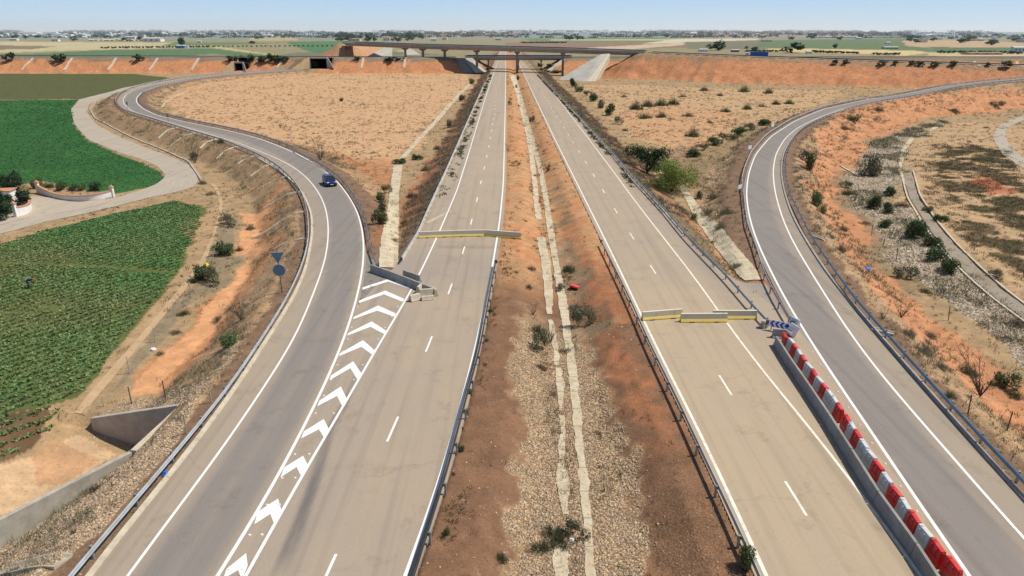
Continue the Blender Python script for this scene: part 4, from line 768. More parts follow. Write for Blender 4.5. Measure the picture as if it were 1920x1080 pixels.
lining('ditch_slab', [(1027,600),(1034,640),(1040,685)], [(1037,600),(1045,640),(1050,685)], .05, 'narrow weathered slab strip among the bushes in the median', M['slab']); lining('ditch_slab', [(1049,780),(1050,820),(1047,862)], [(1057,780),(1061,820),(1057,862)], .05, 'narrow weathered slab strip in the middle of the stony median', M['slab']); lining('ditch_slab', [(1042,690),(1044,730),(1048,770)], [(1052,690),(1060,730),(1056,770)], .05, 'small patch of exposed pale slab in the stony median', M['slab']); lining('ditch_slab', [(1046,870),(1042,905),(1046,950),(1054,965)], [(1056,868),(1070,905),(1070,950),(1064,965)], .05, 'exposed pale slab in front of the green weeds in the median', M['slab']); lining('ditch_slab', [(1040,1020),(1036,1050),(1042,1090)], [(1060,1020),(1068,1050),(1064,1090)], .05, 'pale slab at the bottom edge of the picture in the median', M['slab'])
lining('ditch_channel', [(738,310),(730,363),(723,413),(713.6,458),(709.4,502)], [(755,310),(748,363),(748,419),(747,474),(745.5,502)], .08, 'wide pale concrete channel in the wedge between left slip road and carriageway', M['slab'])
lining('ditch_channel', [(747,300),(768,276),(790,252),(815,225),(838,198),(862,172),(884,153)], [(757,300),(776,278),(798,254),(824,226),(845,200),(868,174),(889,154)], .1, 'narrow pale channel curving up beside the tan field toward the bridges', M['slab'])
lining('ditch_channel', [(1274,354),(1296,395.6),(1318,431.7),(1349,476),(1379,512),(1396,527.5)], [(1283,351),(1312,390),(1342,418),(1376,457),(1409,495.6),(1434,526)], .08, 'wide pale concrete channel in the wedge beside the right slip road', M['slab'])
lining('ditch_channel', [(1757,237),(1710,254),(1690,280),(1684,315),(1690,345)], [(1760,240),(1716,258),(1697,283),(1691,315),(1697,345)], .1, 'pale curved wall top of the ditch on the far right', M['slab'], 3)
M['ditchgrey'] = simple('ditch_grey', tuple(lin(164, 150, 130)), .9, var=.15, scale=.7, dirt=tuple(lin(140, 120, 90)))
lining('ditch_channel', [(1694,330),(1705,370),(1735,420),(1770,468),(1815,515),(1860,555),(1920,600),(1990,650)], [(1708,322),(1720,368),(1750,415),(1790,462),(1835,506),(1878,545),(1935,588),(2005,640)], .1, 'long grey concrete channel running along the right side ground', M['ditchgrey'], 5)
for pa, l in (([(1690,330),(1701,372),(1731,423),(1766,471),(1811,518),(1856,558),(1916,603),(1990,655)], 'pale raised edge on the near side of the long right channel'), ([(1712,322),(1724,366),(1754,413),(1794,460),(1839,504),(1882,543),(1939,586),(2005,636)], 'pale raised edge on the far side of the long right channel')):
    Pk = smooth(hit(pa), .8, 2); Pk[:, 2] += .02; o = MB().sweep([(-.12, -.3), (-.12, .2), (.12, .2), (.12, -.3)], Pk).build('channel_edge', M['concrete_pale']); tag(o, l, 'channel edge', 'edges of the long right channel')
# white stones and kerb along the farm track
Pk = smooth(hit([(372,345),(345,303),(300,283),(250,263),(205,240),(172,222),(163,205),(176,190),(215,176)]), 1, 2); Pk = offset(Pk, 0.9); Pk[:, 2] = gz(Pk[:, 0], Pk[:, 1]); o = MB().sweep([(-.2, -.3), (-.2, .22), (.2, .22), (.2, -.3)], Pk).build('track_kerb', M['concrete']); tag(o, 'rough pale stone edging between the farm track and the bank', 'stone edging')
Pk = smooth(hit([(303,203),(310,192),(325,183),(345,174)]), 1, 2); o = MB().sweep([(-.25, -.3), (-.25, .25), (.25, .25), (.25, -.3)], Pk).build('stone_edging', M['slab']); tag(o, 'short pale ditch edging inside the far left bend', 'stone edging')
# ------------------------------------------------------------------ underpass wing walls
def wallseg(pts, tops, bots, th, mat, name, parent, side=1):
    """vertical wall through plan points with given top and bottom heights"""
    P = np.array(pts, float); t = tangents(np.c_[P, 0 * P[:, :1]]) if len(P) > 1 else None; nrm = np.stack([t[:, 1], -t[:, 0]], -1) * th * side; V = []; Fq = []
    for p, n_, zt, zb in zip(P, nrm, tops, bots): V += [(*p, zb), (*p, zt), (*(p + n_), zt), (*(p + n_), zb)]
    for i in range(len(P) - 1):
        for k in range(4): Fq.append((i * 4 + k, i * 4 + (k + 1) % 4, i * 4 + 4 + (k + 1) % 4, i * 4 + 4 + k))
    e = (len(P) - 1) * 4; Fq += [(0, 1, 2, 3), (e + 3, e + 2, e + 1, e)]
    return MB().add(V, Fq).build(name, mat, parent, bevel=.02)
root = empty('underpass_portal', (0, 0, 0), 0, 'concrete portal with slanting wing walls leading under the left slip road', 'underpass')
wallm = simple('stained_concrete', (.46, .40, .32), .9, var=.18, scale=.9, dirt=(.32, .26, .19), bmp=.3)
wallseg([hb[:2], wt[:2]], [-.75, -3.15], [-6.4, -4.9], .35, wallm, 'far_wing_wall', root, 1)
wallseg([hb[:2] + (.2, .3), ha[:2] + (.1, -.2)], [-.72, -.72], [-1.9, -1.9], .4, M['concrete_pale'], 'headwall', root, -1)
wallseg([ha[:2], na[:2]], [-.85, -1.35], [-6, -5], .3, M['concrete'], 'near_wing_wall', root, -1)
nrm_ = np.array([hb[1] - ha[1], -(hb[0] - ha[0])]); nrm_ = nrm_ / np.hypot(*nrm_)
mb = MB(); a_, b_ = ha[:2] + nrm_ * .5, hb[:2] + nrm_ * .5; mb.add([(*a_, -6.2), (*b_, -6.2), (*b_, -1.9), (*a_, -1.9)], [(0, 1, 2, 3)]); mb.build('opening', foot_mat, root)  # flat panel coloured as the shade inside the underpass
mb = MB(); w1 = wt[:2] + (-.25, .1); cap_ = [(*hb[:2], -.72)]; 
# ------------------------------------------------------------------ farm entrance walls
def curve_wall(px, h, label, pil):
    P = smooth(hit(px), .5, 1.2); c = P[len(P) // 2]; root = empty('entrance_wall', c, 0, label, 'wall', 'white curved entrance walls of the farm'); Q = P - c
    hh = np.interp(np.linspace(0, 1, len(Q)), np.linspace(0, 1, len(h)), h); V = []; Fq = []; t = tangents(Q); nr = np.stack([t[:, 1], -t[:, 0]], -1)
    def body(o0, o1, z0, z1):
        mb = MB(); V = []; Fq = []
        for p, n_, h_ in zip(Q, nr, hh): V += [(p[0] + n_[0] * o0, p[1] + n_[1] * o0, p[2] + z0(h_)), (p[0] + n_[0] * o0, p[1] + n_[1] * o0, p[2] + z1(h_)), (p[0] + n_[0] * o1, p[1] + n_[1] * o1, p[2] + z1(h_)), (p[0] + n_[0] * o1, p[1] + n_[1] * o1, p[2] + z0(h_))]
        for i in range(len(Q) - 1):
            for k in range(4): Fq.append((i * 4 + k, i * 4 + (k + 1) % 4, i * 4 + 4 + (k + 1) % 4, i * 4 + 4 + k))
        e = (len(Q) - 1) * 4; Fq += [(0, 1, 2, 3), (e + 3, e + 2, e + 1, e)]; return mb.add(V, Fq)
    body(-.12, .12, lambda h_: -.3, lambda h_: h_).build('wall_body', M['white'], root); body(-.22, .22, lambda h_: h_ + .003, lambda h_: h_ + .14).build('tile_coping', M['tile'], root)
    for end, hp in zip((0, -1), pil):
        p = Q[end]; pl = MB().box((p[0], p[1], p[2] + hp / 2 - .15), (.5, .5, hp + .3)).build('pillar', M['white'], root); mb = MB().box((p[0], p[1], p[2] + hp + .06), (.72, .72, .12)); mb.add([(p[0] - .3, p[1] - .3, p[2] + hp + .12), (p[0] + .3, p[1] - .3, p[2] + hp + .12), (p[0] + .3, p[1] + .3, p[2] + hp + .12), (p[0] - .3, p[1] + .3, p[2] + hp + .12), (p[0], p[1], p[2] + hp + .5)], [(0, 1, 4), (1, 2, 4), (2, 3, 4), (3, 0, 4)]); mb.build('tile_cap', M['tile'], pl)
curve_wall([(73,362),(91,368),(117,375),(143,377),(169,377),(194.5,373.5),(212,369.5)], [1.35, 1.0, .8, .75, .8, .95, 1.15], 'long curved white wall with terracotta coping beside the green field', (1.9, 1.7))
curve_wall([(31,407),(43,405),(56,399),(60,391),(55,383),(45,376)], [1.5, 1.3, 1.1, 1.0, .9, .8], 'short curved white wall with terracotta coping at the left picture edge', (2.1, .9))
q = hit1(8, 382); root = empty('farm_gatehouse', q, .2, 'small white building half hidden by trees at the left picture edge', 'building'); MB().box((0, 0, 1.0), (3.4, 2.4, 2.6)).build('wall', M['white'], root); MB().box((0, 0, 2.36), (3.8, 2.8, .12)).build('roof', M['tile'], root); MB().box((.6, -1.21, .85), (.8, .05, 1.7)).build('door', M['rust'], root)
# ------------------------------------------------------------------ bridges
def pt(u, v, y):
    """world point seen at a pixel, at distance y"""
    d = ray(u, v); t = y / d[1]; return np.array([d[0] * t, y, H + d[2] * t])
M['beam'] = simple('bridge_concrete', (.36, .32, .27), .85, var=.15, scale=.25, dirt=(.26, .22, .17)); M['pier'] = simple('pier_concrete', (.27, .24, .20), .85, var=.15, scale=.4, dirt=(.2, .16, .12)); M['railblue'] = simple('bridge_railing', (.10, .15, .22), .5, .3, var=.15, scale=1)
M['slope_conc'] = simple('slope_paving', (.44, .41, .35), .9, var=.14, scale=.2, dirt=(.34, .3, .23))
def bridge(path, half, depth, label, rail_mat, piers, rail_h=1.1, picket=3.0):
    c = path[len(path) // 2]; root = empty('bridge', (c[0], c[1], 0), 0, label, 'bridge'); o = np.array([c[0], c[1], 0.0]); P = path - o
    dk = MB().sweep([(-half, 0), (-half, -.45), (-half * .62, -.75), (-half * .52, -depth), (half * .52, -depth), (half * .62, -.75), (half, -.45), (half, 0)], P).build('deck', M['beam'], root)
    MB().sweep([(-half + .5, .02), (half - .5, .02), (half - .5, .06), (-half + .5, .06)], P).build('road_surface', M['ramp_road'], root)
    for s in (-1, 1):
        e = offset(P, s * (half - .2)); MB().sweep([(-.2, 0), (.2, 0), (.2, .42), (-.2, .42)], e).build('parapet', M['beam'], root)
        r = MB(); r.sweep([(-.06, .95), (.06, .95), (.06, rail_h + .12), (-.06, rail_h + .12)], e); r.sweep([(-.04, .62), (.04, .62), (.04, .74), (-.04, .74)], e); ra = r.build('railing', rail_mat, root)
        L = arclen(e)[-1]; pm_ = MB().box((0, 0, .75), (.12, .12, .85)).mesh('picket', rail_mat)
        for k in range(min(60, int(L / picket))): q = at_len(e, np.array([picket * (k + .5)]))[0]; link('picket', pm_, ra, tuple(q))
    for (x, y, zt, w, cap) in piers:
        g = float(min(gz(x, y), -.3)) - .6; i = near(path, (x, y)); t = tangents(path)[i]; rz = math.atan2(t[1], t[0]) - PI / 2
        mb = MB(); n = 10
        mb.box((x - o[0], y - o[1], (g + zt - 1.4) / 2), (w, w * 1.25, zt - 1.4 - g), rz + PI / 2)
        pr = mb.build('pier', M['pier'], root, bevel=.2)
        hm = MB(); ca, sa = math.cos(rz), math.sin(rz); 
        for (w0, d0, z0), (w1, d1, z1) in (((w * .75, w * .65, zt - 1.4), (cap, w * .8, zt - .5)), ((cap, w * .8, zt - .5), (cap, w * .8, zt))):
            V = []
            for (ww, dd, z) in ((w0, d0, z0), (w1, d1, z1)):
                for sx_, sy_ in ((-1, -1), (1, -1), (1, 1), (-1, 1)): V.append((x - o[0] + sx_ * ww * ca - sy_ * dd * sa, y - o[1] + sx_ * ww * sa + sy_ * dd * ca, z))
            hm.add(V, [(3, 2, 1, 0), (4, 5, 6, 7), (0, 1, 5, 4), (1, 2, 6, 5), (2, 3, 7, 6), (3, 0, 4, 7)])
        hm.build('pier_head', M['pier'], pr)
    return root
fb = fly[(fly[:, 0] > -142) & (fly[:, 0] < 83)]; fb = smooth(fb, 5, 8)
def on(path, u):
    xs = path[:, 0] / (path[:, 1] * (CP + .3 * SP)); k = int(np.argmin(np.abs(960 + F * path[:, 0] / (path[:, 1] * CP + (H - path[:, 2]) * SP) - u))); return path[k]
pf = [on(fb, u) for u in (762, 792, 835, 892.5, 966, 1056)]
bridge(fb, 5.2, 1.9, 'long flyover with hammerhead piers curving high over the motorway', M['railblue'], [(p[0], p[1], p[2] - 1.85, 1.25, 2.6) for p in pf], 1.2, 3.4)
lb = lower[(lower[:, 0] > -36) & (lower[:, 0] < 42)]; lb = smooth(lb, 5, 5)
def pier_at(u): p = on(lb, u); return (p[0], p[1], p[2] - 1.45, .75, 1.2)
bridge(lb, 5.6, 1.5, 'lower straight bridge with blue railings behind the flyover', simple('blue_railing', (.05, .12, .26), .5, .2, var=.15, scale=1), [pier_at(916), pier_at(966), pier_at(1014)], 1.5, 2.2)
def slab(pts, mat, name, label, group=None, th=.3):
    V = [tuple(p) for p in pts]; n = len(V); V2 = [(p[0], p[1], p[2] - th) for p in V]; mb = MB().add(V + V2, [tuple(range(n)), tuple(range(n, 2 * n))[::-1]] + [(k, (k + 1) % n, n + (k + 1) % n, n + k)[::-1] for k in range(n)]); o = mb.build(name, mat); return tag(o, label, 'slope paving', group)
GS_ = 'paved bridge slopes'
# abutments and paved cones
def abut(x, y0, y1, zt, w, label):
    r = empty('abutment', (x, (y0 + y1) / 2, 0), 0, label, 'abutment', 'bridge abutments'); MB().box((0, 0, (zt - 4) / 2), (w, abs(y1 - y0), zt + 4)).build('wall', M['pier'], r); MB().box((0, 0, zt + .1), (w + .5, abs(y1 - y0) + .4, .25)).build('bearing_shelf', M['beam'], r); return r
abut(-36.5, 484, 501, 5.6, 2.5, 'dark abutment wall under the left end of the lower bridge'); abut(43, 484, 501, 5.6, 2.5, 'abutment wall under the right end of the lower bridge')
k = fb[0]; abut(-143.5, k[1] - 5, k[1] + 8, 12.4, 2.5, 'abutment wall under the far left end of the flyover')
def P3(u, v, y): p = pt(u, v, y); return p
slab([P3(870, 108.5, 484), P3(886, 108.5, 484), P3(914, 135, 472), P3(891, 136, 466)], M['slope_conc'], 'slope_paving', 'paved triangular slope under the left end of the lower bridge', GS_)
slab([P3(856, 108.5, 485), P3(870, 108.5, 484), P3(889, 136, 468), P3(866, 136, 470)], M['pier'], 'slope_paving', 'dark shaded slope left of the paved triangle under the lower bridge', GS_)  # darker pier concrete paints in the shade under the deck
slab([P3(1058, 108, 486), P3(1070, 108, 486), P3(1052, 134, 474), P3(1022, 133.5, 474)], M['slope_conc'], 'slope_paving', 'pale paved slope under the right end of the lower bridge', GS_)
t1, t2 = up([(1098, 153.5), (1044, 150)], -1.9)
slab([P3(1127, 101.5, 431), P3(1141, 100.5, 431), t1, t2], M['slope_conc'], 'slope_paving', 'large pale paved cone at the right end of the flyover', GS_, 4)
slab([P3(1141, 100.5, 431), P3(1144, 101, 431), t1 + (5, 0, 0), t1 + (.4, 0, 0)], M['concrete_pale'], 'slope_paving', 'raised pale edge of the large paved cone', GS_, 4)
slab([P3(731, 83.5, 620), P3(735, 83.5, 620), P3(734, 105.5, 565), P3(688, 106, 565)], M['slope_conc'], 'slope_paving', 'pale paved cone at the far left end of the flyover', GS_, 5)
slab([P3(757, 86, 628), P3(762, 87, 628), P3(790, 103, 600), P3(757, 103, 600)], M['slope_conc'], 'slope_paving', 'small paved slope right of the far left flyover abutment', GS_)
# ------------------------------------------------------------------ culverts through the far embankment
def culvert(cen, z0, w, h, dep, label, wl, wr, tanw):
    x, y = cen; r = empty('culvert', (x, y, z0), 0, label, 'culvert')
    MB().box((0, dep / 2 + .3, h / 2), (w + 1.2, .5, h + 1.8)).build
    fr = MB(); fr.box((-w / 2 - .3, .3, h / 2), (.6, .7, h)); fr.box((w / 2 + .3, .3, h / 2), (.6, .7, h)); fr.box((0, .3, h + .45), (w + 1.2, .7, .9)); fr.build('portal_frame', M['slope_conc'], r)
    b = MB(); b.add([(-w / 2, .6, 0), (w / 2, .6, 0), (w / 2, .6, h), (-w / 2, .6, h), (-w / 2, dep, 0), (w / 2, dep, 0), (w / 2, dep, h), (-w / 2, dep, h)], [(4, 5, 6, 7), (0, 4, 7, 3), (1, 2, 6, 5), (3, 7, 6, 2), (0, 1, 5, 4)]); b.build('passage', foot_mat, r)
    for s, L, mt_ in ((-1, wl, tanw), (1, wr, M['slope_conc'])):
        mb = MB(); a = np.array([s * (w / 2 + .6), 0]); e = a + np.array([s * L * .8, -L]); n_ = np.array([.25, .2 * s]); 
        mb.add([(*a, -3), (*e, -3), (*e, .6), (*a, h + 1.0), (*(a + n_), -3), (*(e + n_), -3), (*(e + n_), .6), (*(a + n_), h + 1.0)], [(0, 1, 2, 3), (7, 6, 5, 4), (3, 2, 6, 7), (0, 3, 7, 4), (1, 5, 6, 2)]); mb.build('wing_wall', mt_, r)
    return r
tanw = simple('ochre_concrete', (.50, .38, .22), .9, var=.12, scale=.3)
culvert((CUL1[:, 0].mean(), 487), CUL1[0, 2], 5.2, 4.6, 18, 'small dark square culvert opening in the far left orange bank', 7, 3, tanw)
culvert((CUL2[:, 0].mean(), 487), CUL2[0, 2], 11.0, 6.3, 18, 'wide dark underpass opening where the left slip road meets the far bank', 11, 7, tanw)
# ------------------------------------------------------------------ vehicles
M['carblue'] = simple('car_paint', (.012, .035, .11), .25, .3, var=.1, spec=.6); M['glass'] = simple('tinted_glass', (.015, .025, .035), .08, 0, var=.1, spec=.8); M['lamp'] = simple('lamp_glass', (.75, .78, .8), .15, 0, var=.05, spec=.8); M['chrome'] = simple('alloy', (.5, .51, .53), .3, .8, var=.1); M['plate'] = simple('plate_white', (.75, .75, .72), .5, 0, var=.05)
def wheel(parent, x, y, r, w):
    mb = MB(); mb.tube((x, y - w / 2, r), (x, y + w / 2, r), r, n=20); wh = mb.build('wheel', M['black'], parent); MB().tube((x, y - w / 2 - .012, r), (x, y + w / 2 + .012, r), r * .62, n=14).build('rim', M['chrome'], wh); return wh
def car(loc, rz, label):
    r = empty('car', loc, rz, label, 'car')      # local +x = forward
    # lofted body: stations (x, half width at sill, half width at waist, sill z, waist z)
    st = [(2.12, .62, .66, .34, .62), (2.02, .78, .80, .26, .76), (1.55, .86, .86, .24, .92), (.95, .88, .88, .24, .99), (.2, .89, .89, .24, 1.0), (-.9, .89, .89, .24, 1.02), (-1.7, .87, .87, .26, 1.02), (-2.05, .80, .82, .32, .98), (-2.12, .74, .76, .42, .9)]
    V = []; n = 8
    for x, ws, ww, zs, zw in st: V += [(x, -ws, zs), (x, -ww - .02, zs + .22), (x, -ww, zw - .1), (x, -ww + .1, zw), (x, ww - .1, zw), (x, ww, zw - .1), (x, ww + .02, zs + .22), (x, ws, zs)]
    Fb = []
    for i in range(len(st) - 1):
        for k in range(n): Fb.append((i * n + k, i * n + (k + 1) % n, (i + 1) * n + (k + 1) % n, (i + 1) * n + k))
    Fb += [tuple(range(n)), tuple(range((len(st) - 1) * n, len(st) * n))[::-1]]; MB().add(V, Fb).build('body', M['carblue'], r, sm=False, bevel=.02)
    gh = [(1.0, .80, .99), (.35, .66, 1.47), (-1.0, .66, 1.52), (-1.75, .62, 1.44), (-2.0, .76, 1.0)]
    V = [(x, s * w_, z) for x, w_, z in gh for s in (-1, 1)] + [(-.4, s * .83, 1.0) for s in (-1, 1)]
    MB().add([(1.0, -.80, .985), (1.0, .80, .985), (-2.0, .78, .985), (-2.0, -.78, .985), (.3, -.64, 1.46), (.3, .64, 1.46), (-1.72, .6, 1.45), (-1.72, -.6, 1.45)], [(3, 2, 1, 0), (4, 5, 6, 7), (0, 1, 5, 4), (1, 2, 6, 5), (2, 3, 7, 6), (3, 0, 4, 7)]).build('window', M['glass'], r, bevel=.04)
    MB().add([(.34, -.68, 1.44), (.34, .68, 1.44), (-1.8, .64, 1.44), (-1.8, -.64, 1.44), (.1, -.58, 1.53), (.1, .58, 1.53), (-1.5, .56, 1.54), (-1.5, -.56, 1.54)], [(3, 2, 1, 0), (4, 5, 6, 7), (0, 1, 5, 4), (1, 2, 6, 5), (2, 3, 7, 6), (3, 0, 4, 7)]).build('roof', M['carblue'], r, bevel=.03)
    for s in (-1, 1):
        for (xa, za, xb, zb) in ((1.0, .97, .32, 1.46), (-.45, .97, -.5, 1.46), (-1.98, .97, -1.74, 1.46)): MB().tube((xa, s * (.815 if xa > -.4 else .81), za), (xb, s * .655, zb), .045, n=6).build('pillar', M['carblue'], r)
        MB().box((1.93, s * .60, .74), (.26, .36, .16), -s * .45).build('headlight', M['lamp'], r, bevel=.03); MB().box((-2.08, s * .64, .86), (.12, .22, .2)).build('tail_light', M['red'], r); MB().box((.75, s * .98, 1.05), (.14, .2, .14)).build('wing_mirror', M['carblue'], r, bevel=.03)
        for x in (1.32, -1.3): wheel(r, x, s * .80, .33, .22)
    MB().box((2.10, 0, .55), (.08, 1.0, .16)).build('grille', M['black'], r); MB().box((2.15, 0, .42), (.03, .52, .11)).build('number_plate', M['plate'], r); MB().box((2.06, 0, .31), (.16, 1.4, .12)).build('bumper', M['black'], r)
    return r
q = up([(615, 349)], 0)[0]; j = near(rampL_r, q); t = -tangents(rampL_r)[j]; car((q[0], q[1] + 1.2, .01), math.atan2(t[1], t[0]) + .04, 'dark blue car driving towards the camera on the left slip road')
def lorry(loc, rz):
    r = empty('lorry', loc, rz, 'lorry with white cab and blue box trailer on the far right road', 'lorry'); wc = M['signwhite']; tb = simple('trailer_blue', (.02, .10, .36), .5, var=.15)
    MB().add([(1.6, -1.2, .6), (1.6, 1.2, .6), (-.7, 1.2, .6), (-.7, -1.2, .6), (1.55, -1.2, 1.8), (1.55, 1.2, 1.8), (-.7, 1.2, 1.8), (-.7, -1.2, 1.8), (1.2, -1.15, 3.3), (1.2, 1.15, 3.3), (-.7, 1.15, 3.6), (-.7, -1.15, 3.6)], [(3, 2, 1, 0), (0, 1, 5, 4), (1, 2, 6, 5), (2, 3, 7, 6), (3, 0, 4, 7), (4, 5, 9, 8), (5, 6, 10, 9), (6, 7, 11, 10), (7, 4, 8, 11), (8, 9, 10, 11)]).build('cab', wc, r, bevel=.06)
    MB().add([(1.56, -1.0, 1.95), (1.56, 1.0, 1.95), (1.27, .98, 3.0), (1.27, -.98, 3.0)], [(0, 1, 2, 3)]).build('windscreen', M['glass'], r); 
    for s in (-1, 1): MB().box((.6, s * 1.2, 2.3), (1.0, .04, .8)).build('window', M['glass'], r)
    MB().box((-7.6, 0, 2.45), (11.6, 2.5, 2.7)).build('trailer', tb, r, bevel=.05); MB().box((-6, 0, .95), (14, 1.0, .28)).build('chassis', M['black'], r)
    for x in (.7, -2.4, -9.6, -10.9, -12.1):
        for s in (-1, 1): wheel(r, x, s * 1.05, .5, .35)
k = lower[near(lower, pt(1400, 105.5, 497))]; k2 = lower[np.argmin(abs(lower[:, 0] - (k[0] - 4)))]
ulor = on(lower[(lower[:, 0] > 100)], 1396); lorry((ulor[0] , ulor[1] - 2.0, ulor[2] + .08), PI - .01)
# ------------------------------------------------------------------ person bending over in the crop rows
def person(px, rz):
    q = hit1(*px); me = bpy.data.meshes.new('person')
    J = dict(pel=(0, 0, .86), spine=(.16, 0, 1.0), chest=(.38, 0, 1.06), neck=(.53, 0, 1.02), head=(.66, 0, .96), top=(.75, 0, .92), hl=(0, .10, .84), kl=(.07, .13, .46), al=(-.02, .14, .08), tl=(.14, .15, .04), hr=(0, -.10, .84), kr=(.12, -.14, .46), ar=(.04, -.15, .08), tr=(.2, -.16, .04),
             sl=(.42, .18, 1.04), el=(.47, .24, .76), wl=(.60, .2, .52), fl=(.66, .18, .43), sr=(.42, -.18, 1.04), er=(.50, -.25, .78), wr=(.62, -.18, .54), fr=(.68, -.15, .45))
    R = dict(pel=.15, spine=.14, chest=.15, neck=.06, head=.10, top=.085, hl=.10, kl=.065, al=.045, tl=.04, hr=.10, kr=.065, ar=.045, tr=.04, sl=.065, el=.045, wl=.032, fl=.035, sr=.065, er=.045, wr=.032, fr=.035)
    names = list(J); E = [('pel', 'spine'), ('spine', 'chest'), ('chest', 'neck'), ('neck', 'head'), ('head', 'top'), ('pel', 'hl'), ('hl', 'kl'), ('kl', 'al'), ('al', 'tl'), ('pel', 'hr'), ('hr', 'kr'), ('kr', 'ar'), ('ar', 'tr'), ('chest', 'sl'), ('sl', 'el'), ('el', 'wl'), ('wl', 'fl'), ('chest', 'sr'), ('sr', 'er'), ('er', 'wr'), ('wr', 'fr')]
    me.from_pydata([J[k] for k in names], [(names.index(a), names.index(b)) for a, b in E], []); root = empty('person', q, rz, 'person in dark clothes bending over in the green crop rows', 'person')
    skinm = simple('dark_clothing', (.02, .022, .035), .9, var=.4, scale=2.5); o = link('body', me, root); me.materials.append(skinm); md = o.modifiers.new('Skin', 'SKIN'); 
    for i, k in enumerate(names): me.skin_vertices[0].data[i].radius = (R[k], R[k])
    me.skin_vertices[0].data[0].use_root = True; sb = o.modifiers.new('Sub', 'SUBSURF'); sb.levels = 1; sb.render_levels = 1
    MB().tube((.70, 0, 1.0), (.72, 0, 1.03), .22, .2, 14).tube((.70, 0, 1.01), (.73, 0, 1.12), .11, .09, 12).build('hat', simple('straw_hat', (.35, .09, .05), .9), root)
    MB().box((.27, 0, 1.13), (.36, .30, .10)).build('shirt_back', simple('blue_shirt', (.05, .11, .25), .9), root, bevel=.04)
person((53, 541), .6)
# ------------------------------------------------------------------ ground cover: crops, dry weeds, stones (uncountable)
def blades(P, nb, h, w, colr, spread, lean=.5, quad=False, colvar=.25):
    """tufts of blades at points P (n,3); h, w, spread per tuft arrays; colr (n,3)"""
    n = len(P); k = n * nb; i = np.repeat(np.arange(n), nb); a = rng.uniform(0, 2 * PI, k); r = np.sqrt(rng.uniform(0, 1, k)) * np.broadcast_to(spread, n)[i]
    hh = np.broadcast_to(h, n)[i] * rng.uniform(.55, 1.1, k); ww = np.broadcast_to(w, n)[i] * rng.uniform(.6, 1.2, k)
    b = P[i] + np.stack([np.cos(a) * r, np.sin(a) * r, -0.03 + 0 * a], -1); la = rng.uniform(0, 2 * PI, k); ll = rng.uniform(.1, 1, k) * lean * hh
    tip = b + np.stack([np.cos(la) * ll, np.sin(la) * ll, hh], -1); sd_ = np.stack([-np.sin(a), np.cos(a), 0 * a], -1) * ww[:, None] / 2
    c = colr[i] * rng.uniform(1 - colvar, 1 + colvar, (k, 1))
    if quad:
        mid = b * .45 + tip * .55; V = np.stack([b, mid - sd_, tip, mid + sd_], 1).reshape(-1, 3); Fq = np.arange(k * 4).reshape(k, 4); cc_ = np.repeat(c, 4, 0)
    else: V = np.stack([b - sd_, b + sd_, tip], 1).reshape(-1, 3); Fq = np.arange(k * 3).reshape(k, 3); cc_ = np.repeat(c, 3, 0)
    return V, Fq, cc_
DYg = np.gradient(GY[:, 0])[:, None]; DXg = np.gradient(GX, axis=1); AREA = DYg * DXg; VIS = (np.abs(GX) < GY * .98 + 4) & (GY > 18)
def sample(mask, n, fall=1.0, ymax=480):
    wgt = (mask * AREA * VIS * (GY < ymax) / np.maximum(GY, 30) ** fall).ravel(); wgt = wgt / wgt.sum(); i = rng.choice(len(wgt), n, p=wgt); X = GX.ravel()[i] + rng.uniform(-.5, .5, n) * DXg.ravel()[i]; Y = GY.ravel()[i] + rng.uniform(-.5, .5, n) * np.broadcast_to(DYg, GX.shape).ravel()[i]
    return np.stack([X, Y, gz(X, Y)], -1), i
onroad = (GE < .3) | inpoly(GX, GY, TRACK)
for a_, b_ in ((kerbLf, offset(rampL_r, .5)), (leftA, offset(mainL_r, .5)), (offset(mainR_l, -.6), rightB), (offset(rampR_l, -.8), kerbRf)): onroad = onroad | inpoly(GX, GY, np.vstack([a_, b_[::-1]])[:, :2])
for pa in ([(-120,468),(0,439),(60,423),(150,403),(250,378),(330,361),(366,352),(372,340),(368,325),(350,306),(310,290),(260,272),(215,252),(180,233),(163,211),(166,197),(190,183),(240,170),(250,161),(200,174),(148,187),(133,205),(139,232),(165,262),(215,283),(262,298),(296,312),(310,328),(306,338),(285,350),(214,373),(117,378),(74,366),(45,368),(-30,380)],): onroad = onroad | inpoly(GX, GY, hit(pa)[:, :2])
def stuff(name, V, Fq, c, mat, label, sm=False): o = link(name, npmesh(name, V, Fq, mat, c, sm)); return tag(o, label, None, None, 'stuff')
# crop rows of the near field
d0 = up([(0, 532), (178, 488)], -3.0)[:, :2]; rd = d0[1] - d0[0]; rd /= np.hypot(*rd); rn = np.array([-rd[1], rd[0]])
sp_ = abs(np.dot(up([(150, 560), (150, 569.5)], -3.0)[:, :2] @ rn, [1, -1])); sp_ = .8 * float(np.clip(sp_, .6, 1.3))
c0 = F_rows.mean(0); U = np.arange(-140, 140, .31); R_ = np.arange(-90, 90, sp_); uu, rr = np.meshgrid(U, R_); uu = uu + rng.uniform(-.15, .15, uu.shape); bend = 1.2 * np.sin(uu * .035)
X = (c0[0] + uu * rd[0] + (rr + bend + rng.uniform(-.1, .1, uu.shape)) * rn[0]).ravel(); Y = (c0[1] + uu * rd[1] + (rr + bend + rng.uniform(-.1, .1, uu.shape)) * rn[1]).ravel()
shrink = F_rows.mean(0) + (F_rows - F_rows.mean(0)) * .985; xq = hit([(-300,840),(0,784),(90,766),(118,772),(60,828),(0,858),(-300,945)])[:, :2]; ok = (inpoly(X, Y, shrink) | (inpoly(X, Y, xq) & (fbm(X * .3, Y * .3, 122) > .46))) & (Y > 24) & (np.abs(X) < Y * 1.02 + 6)
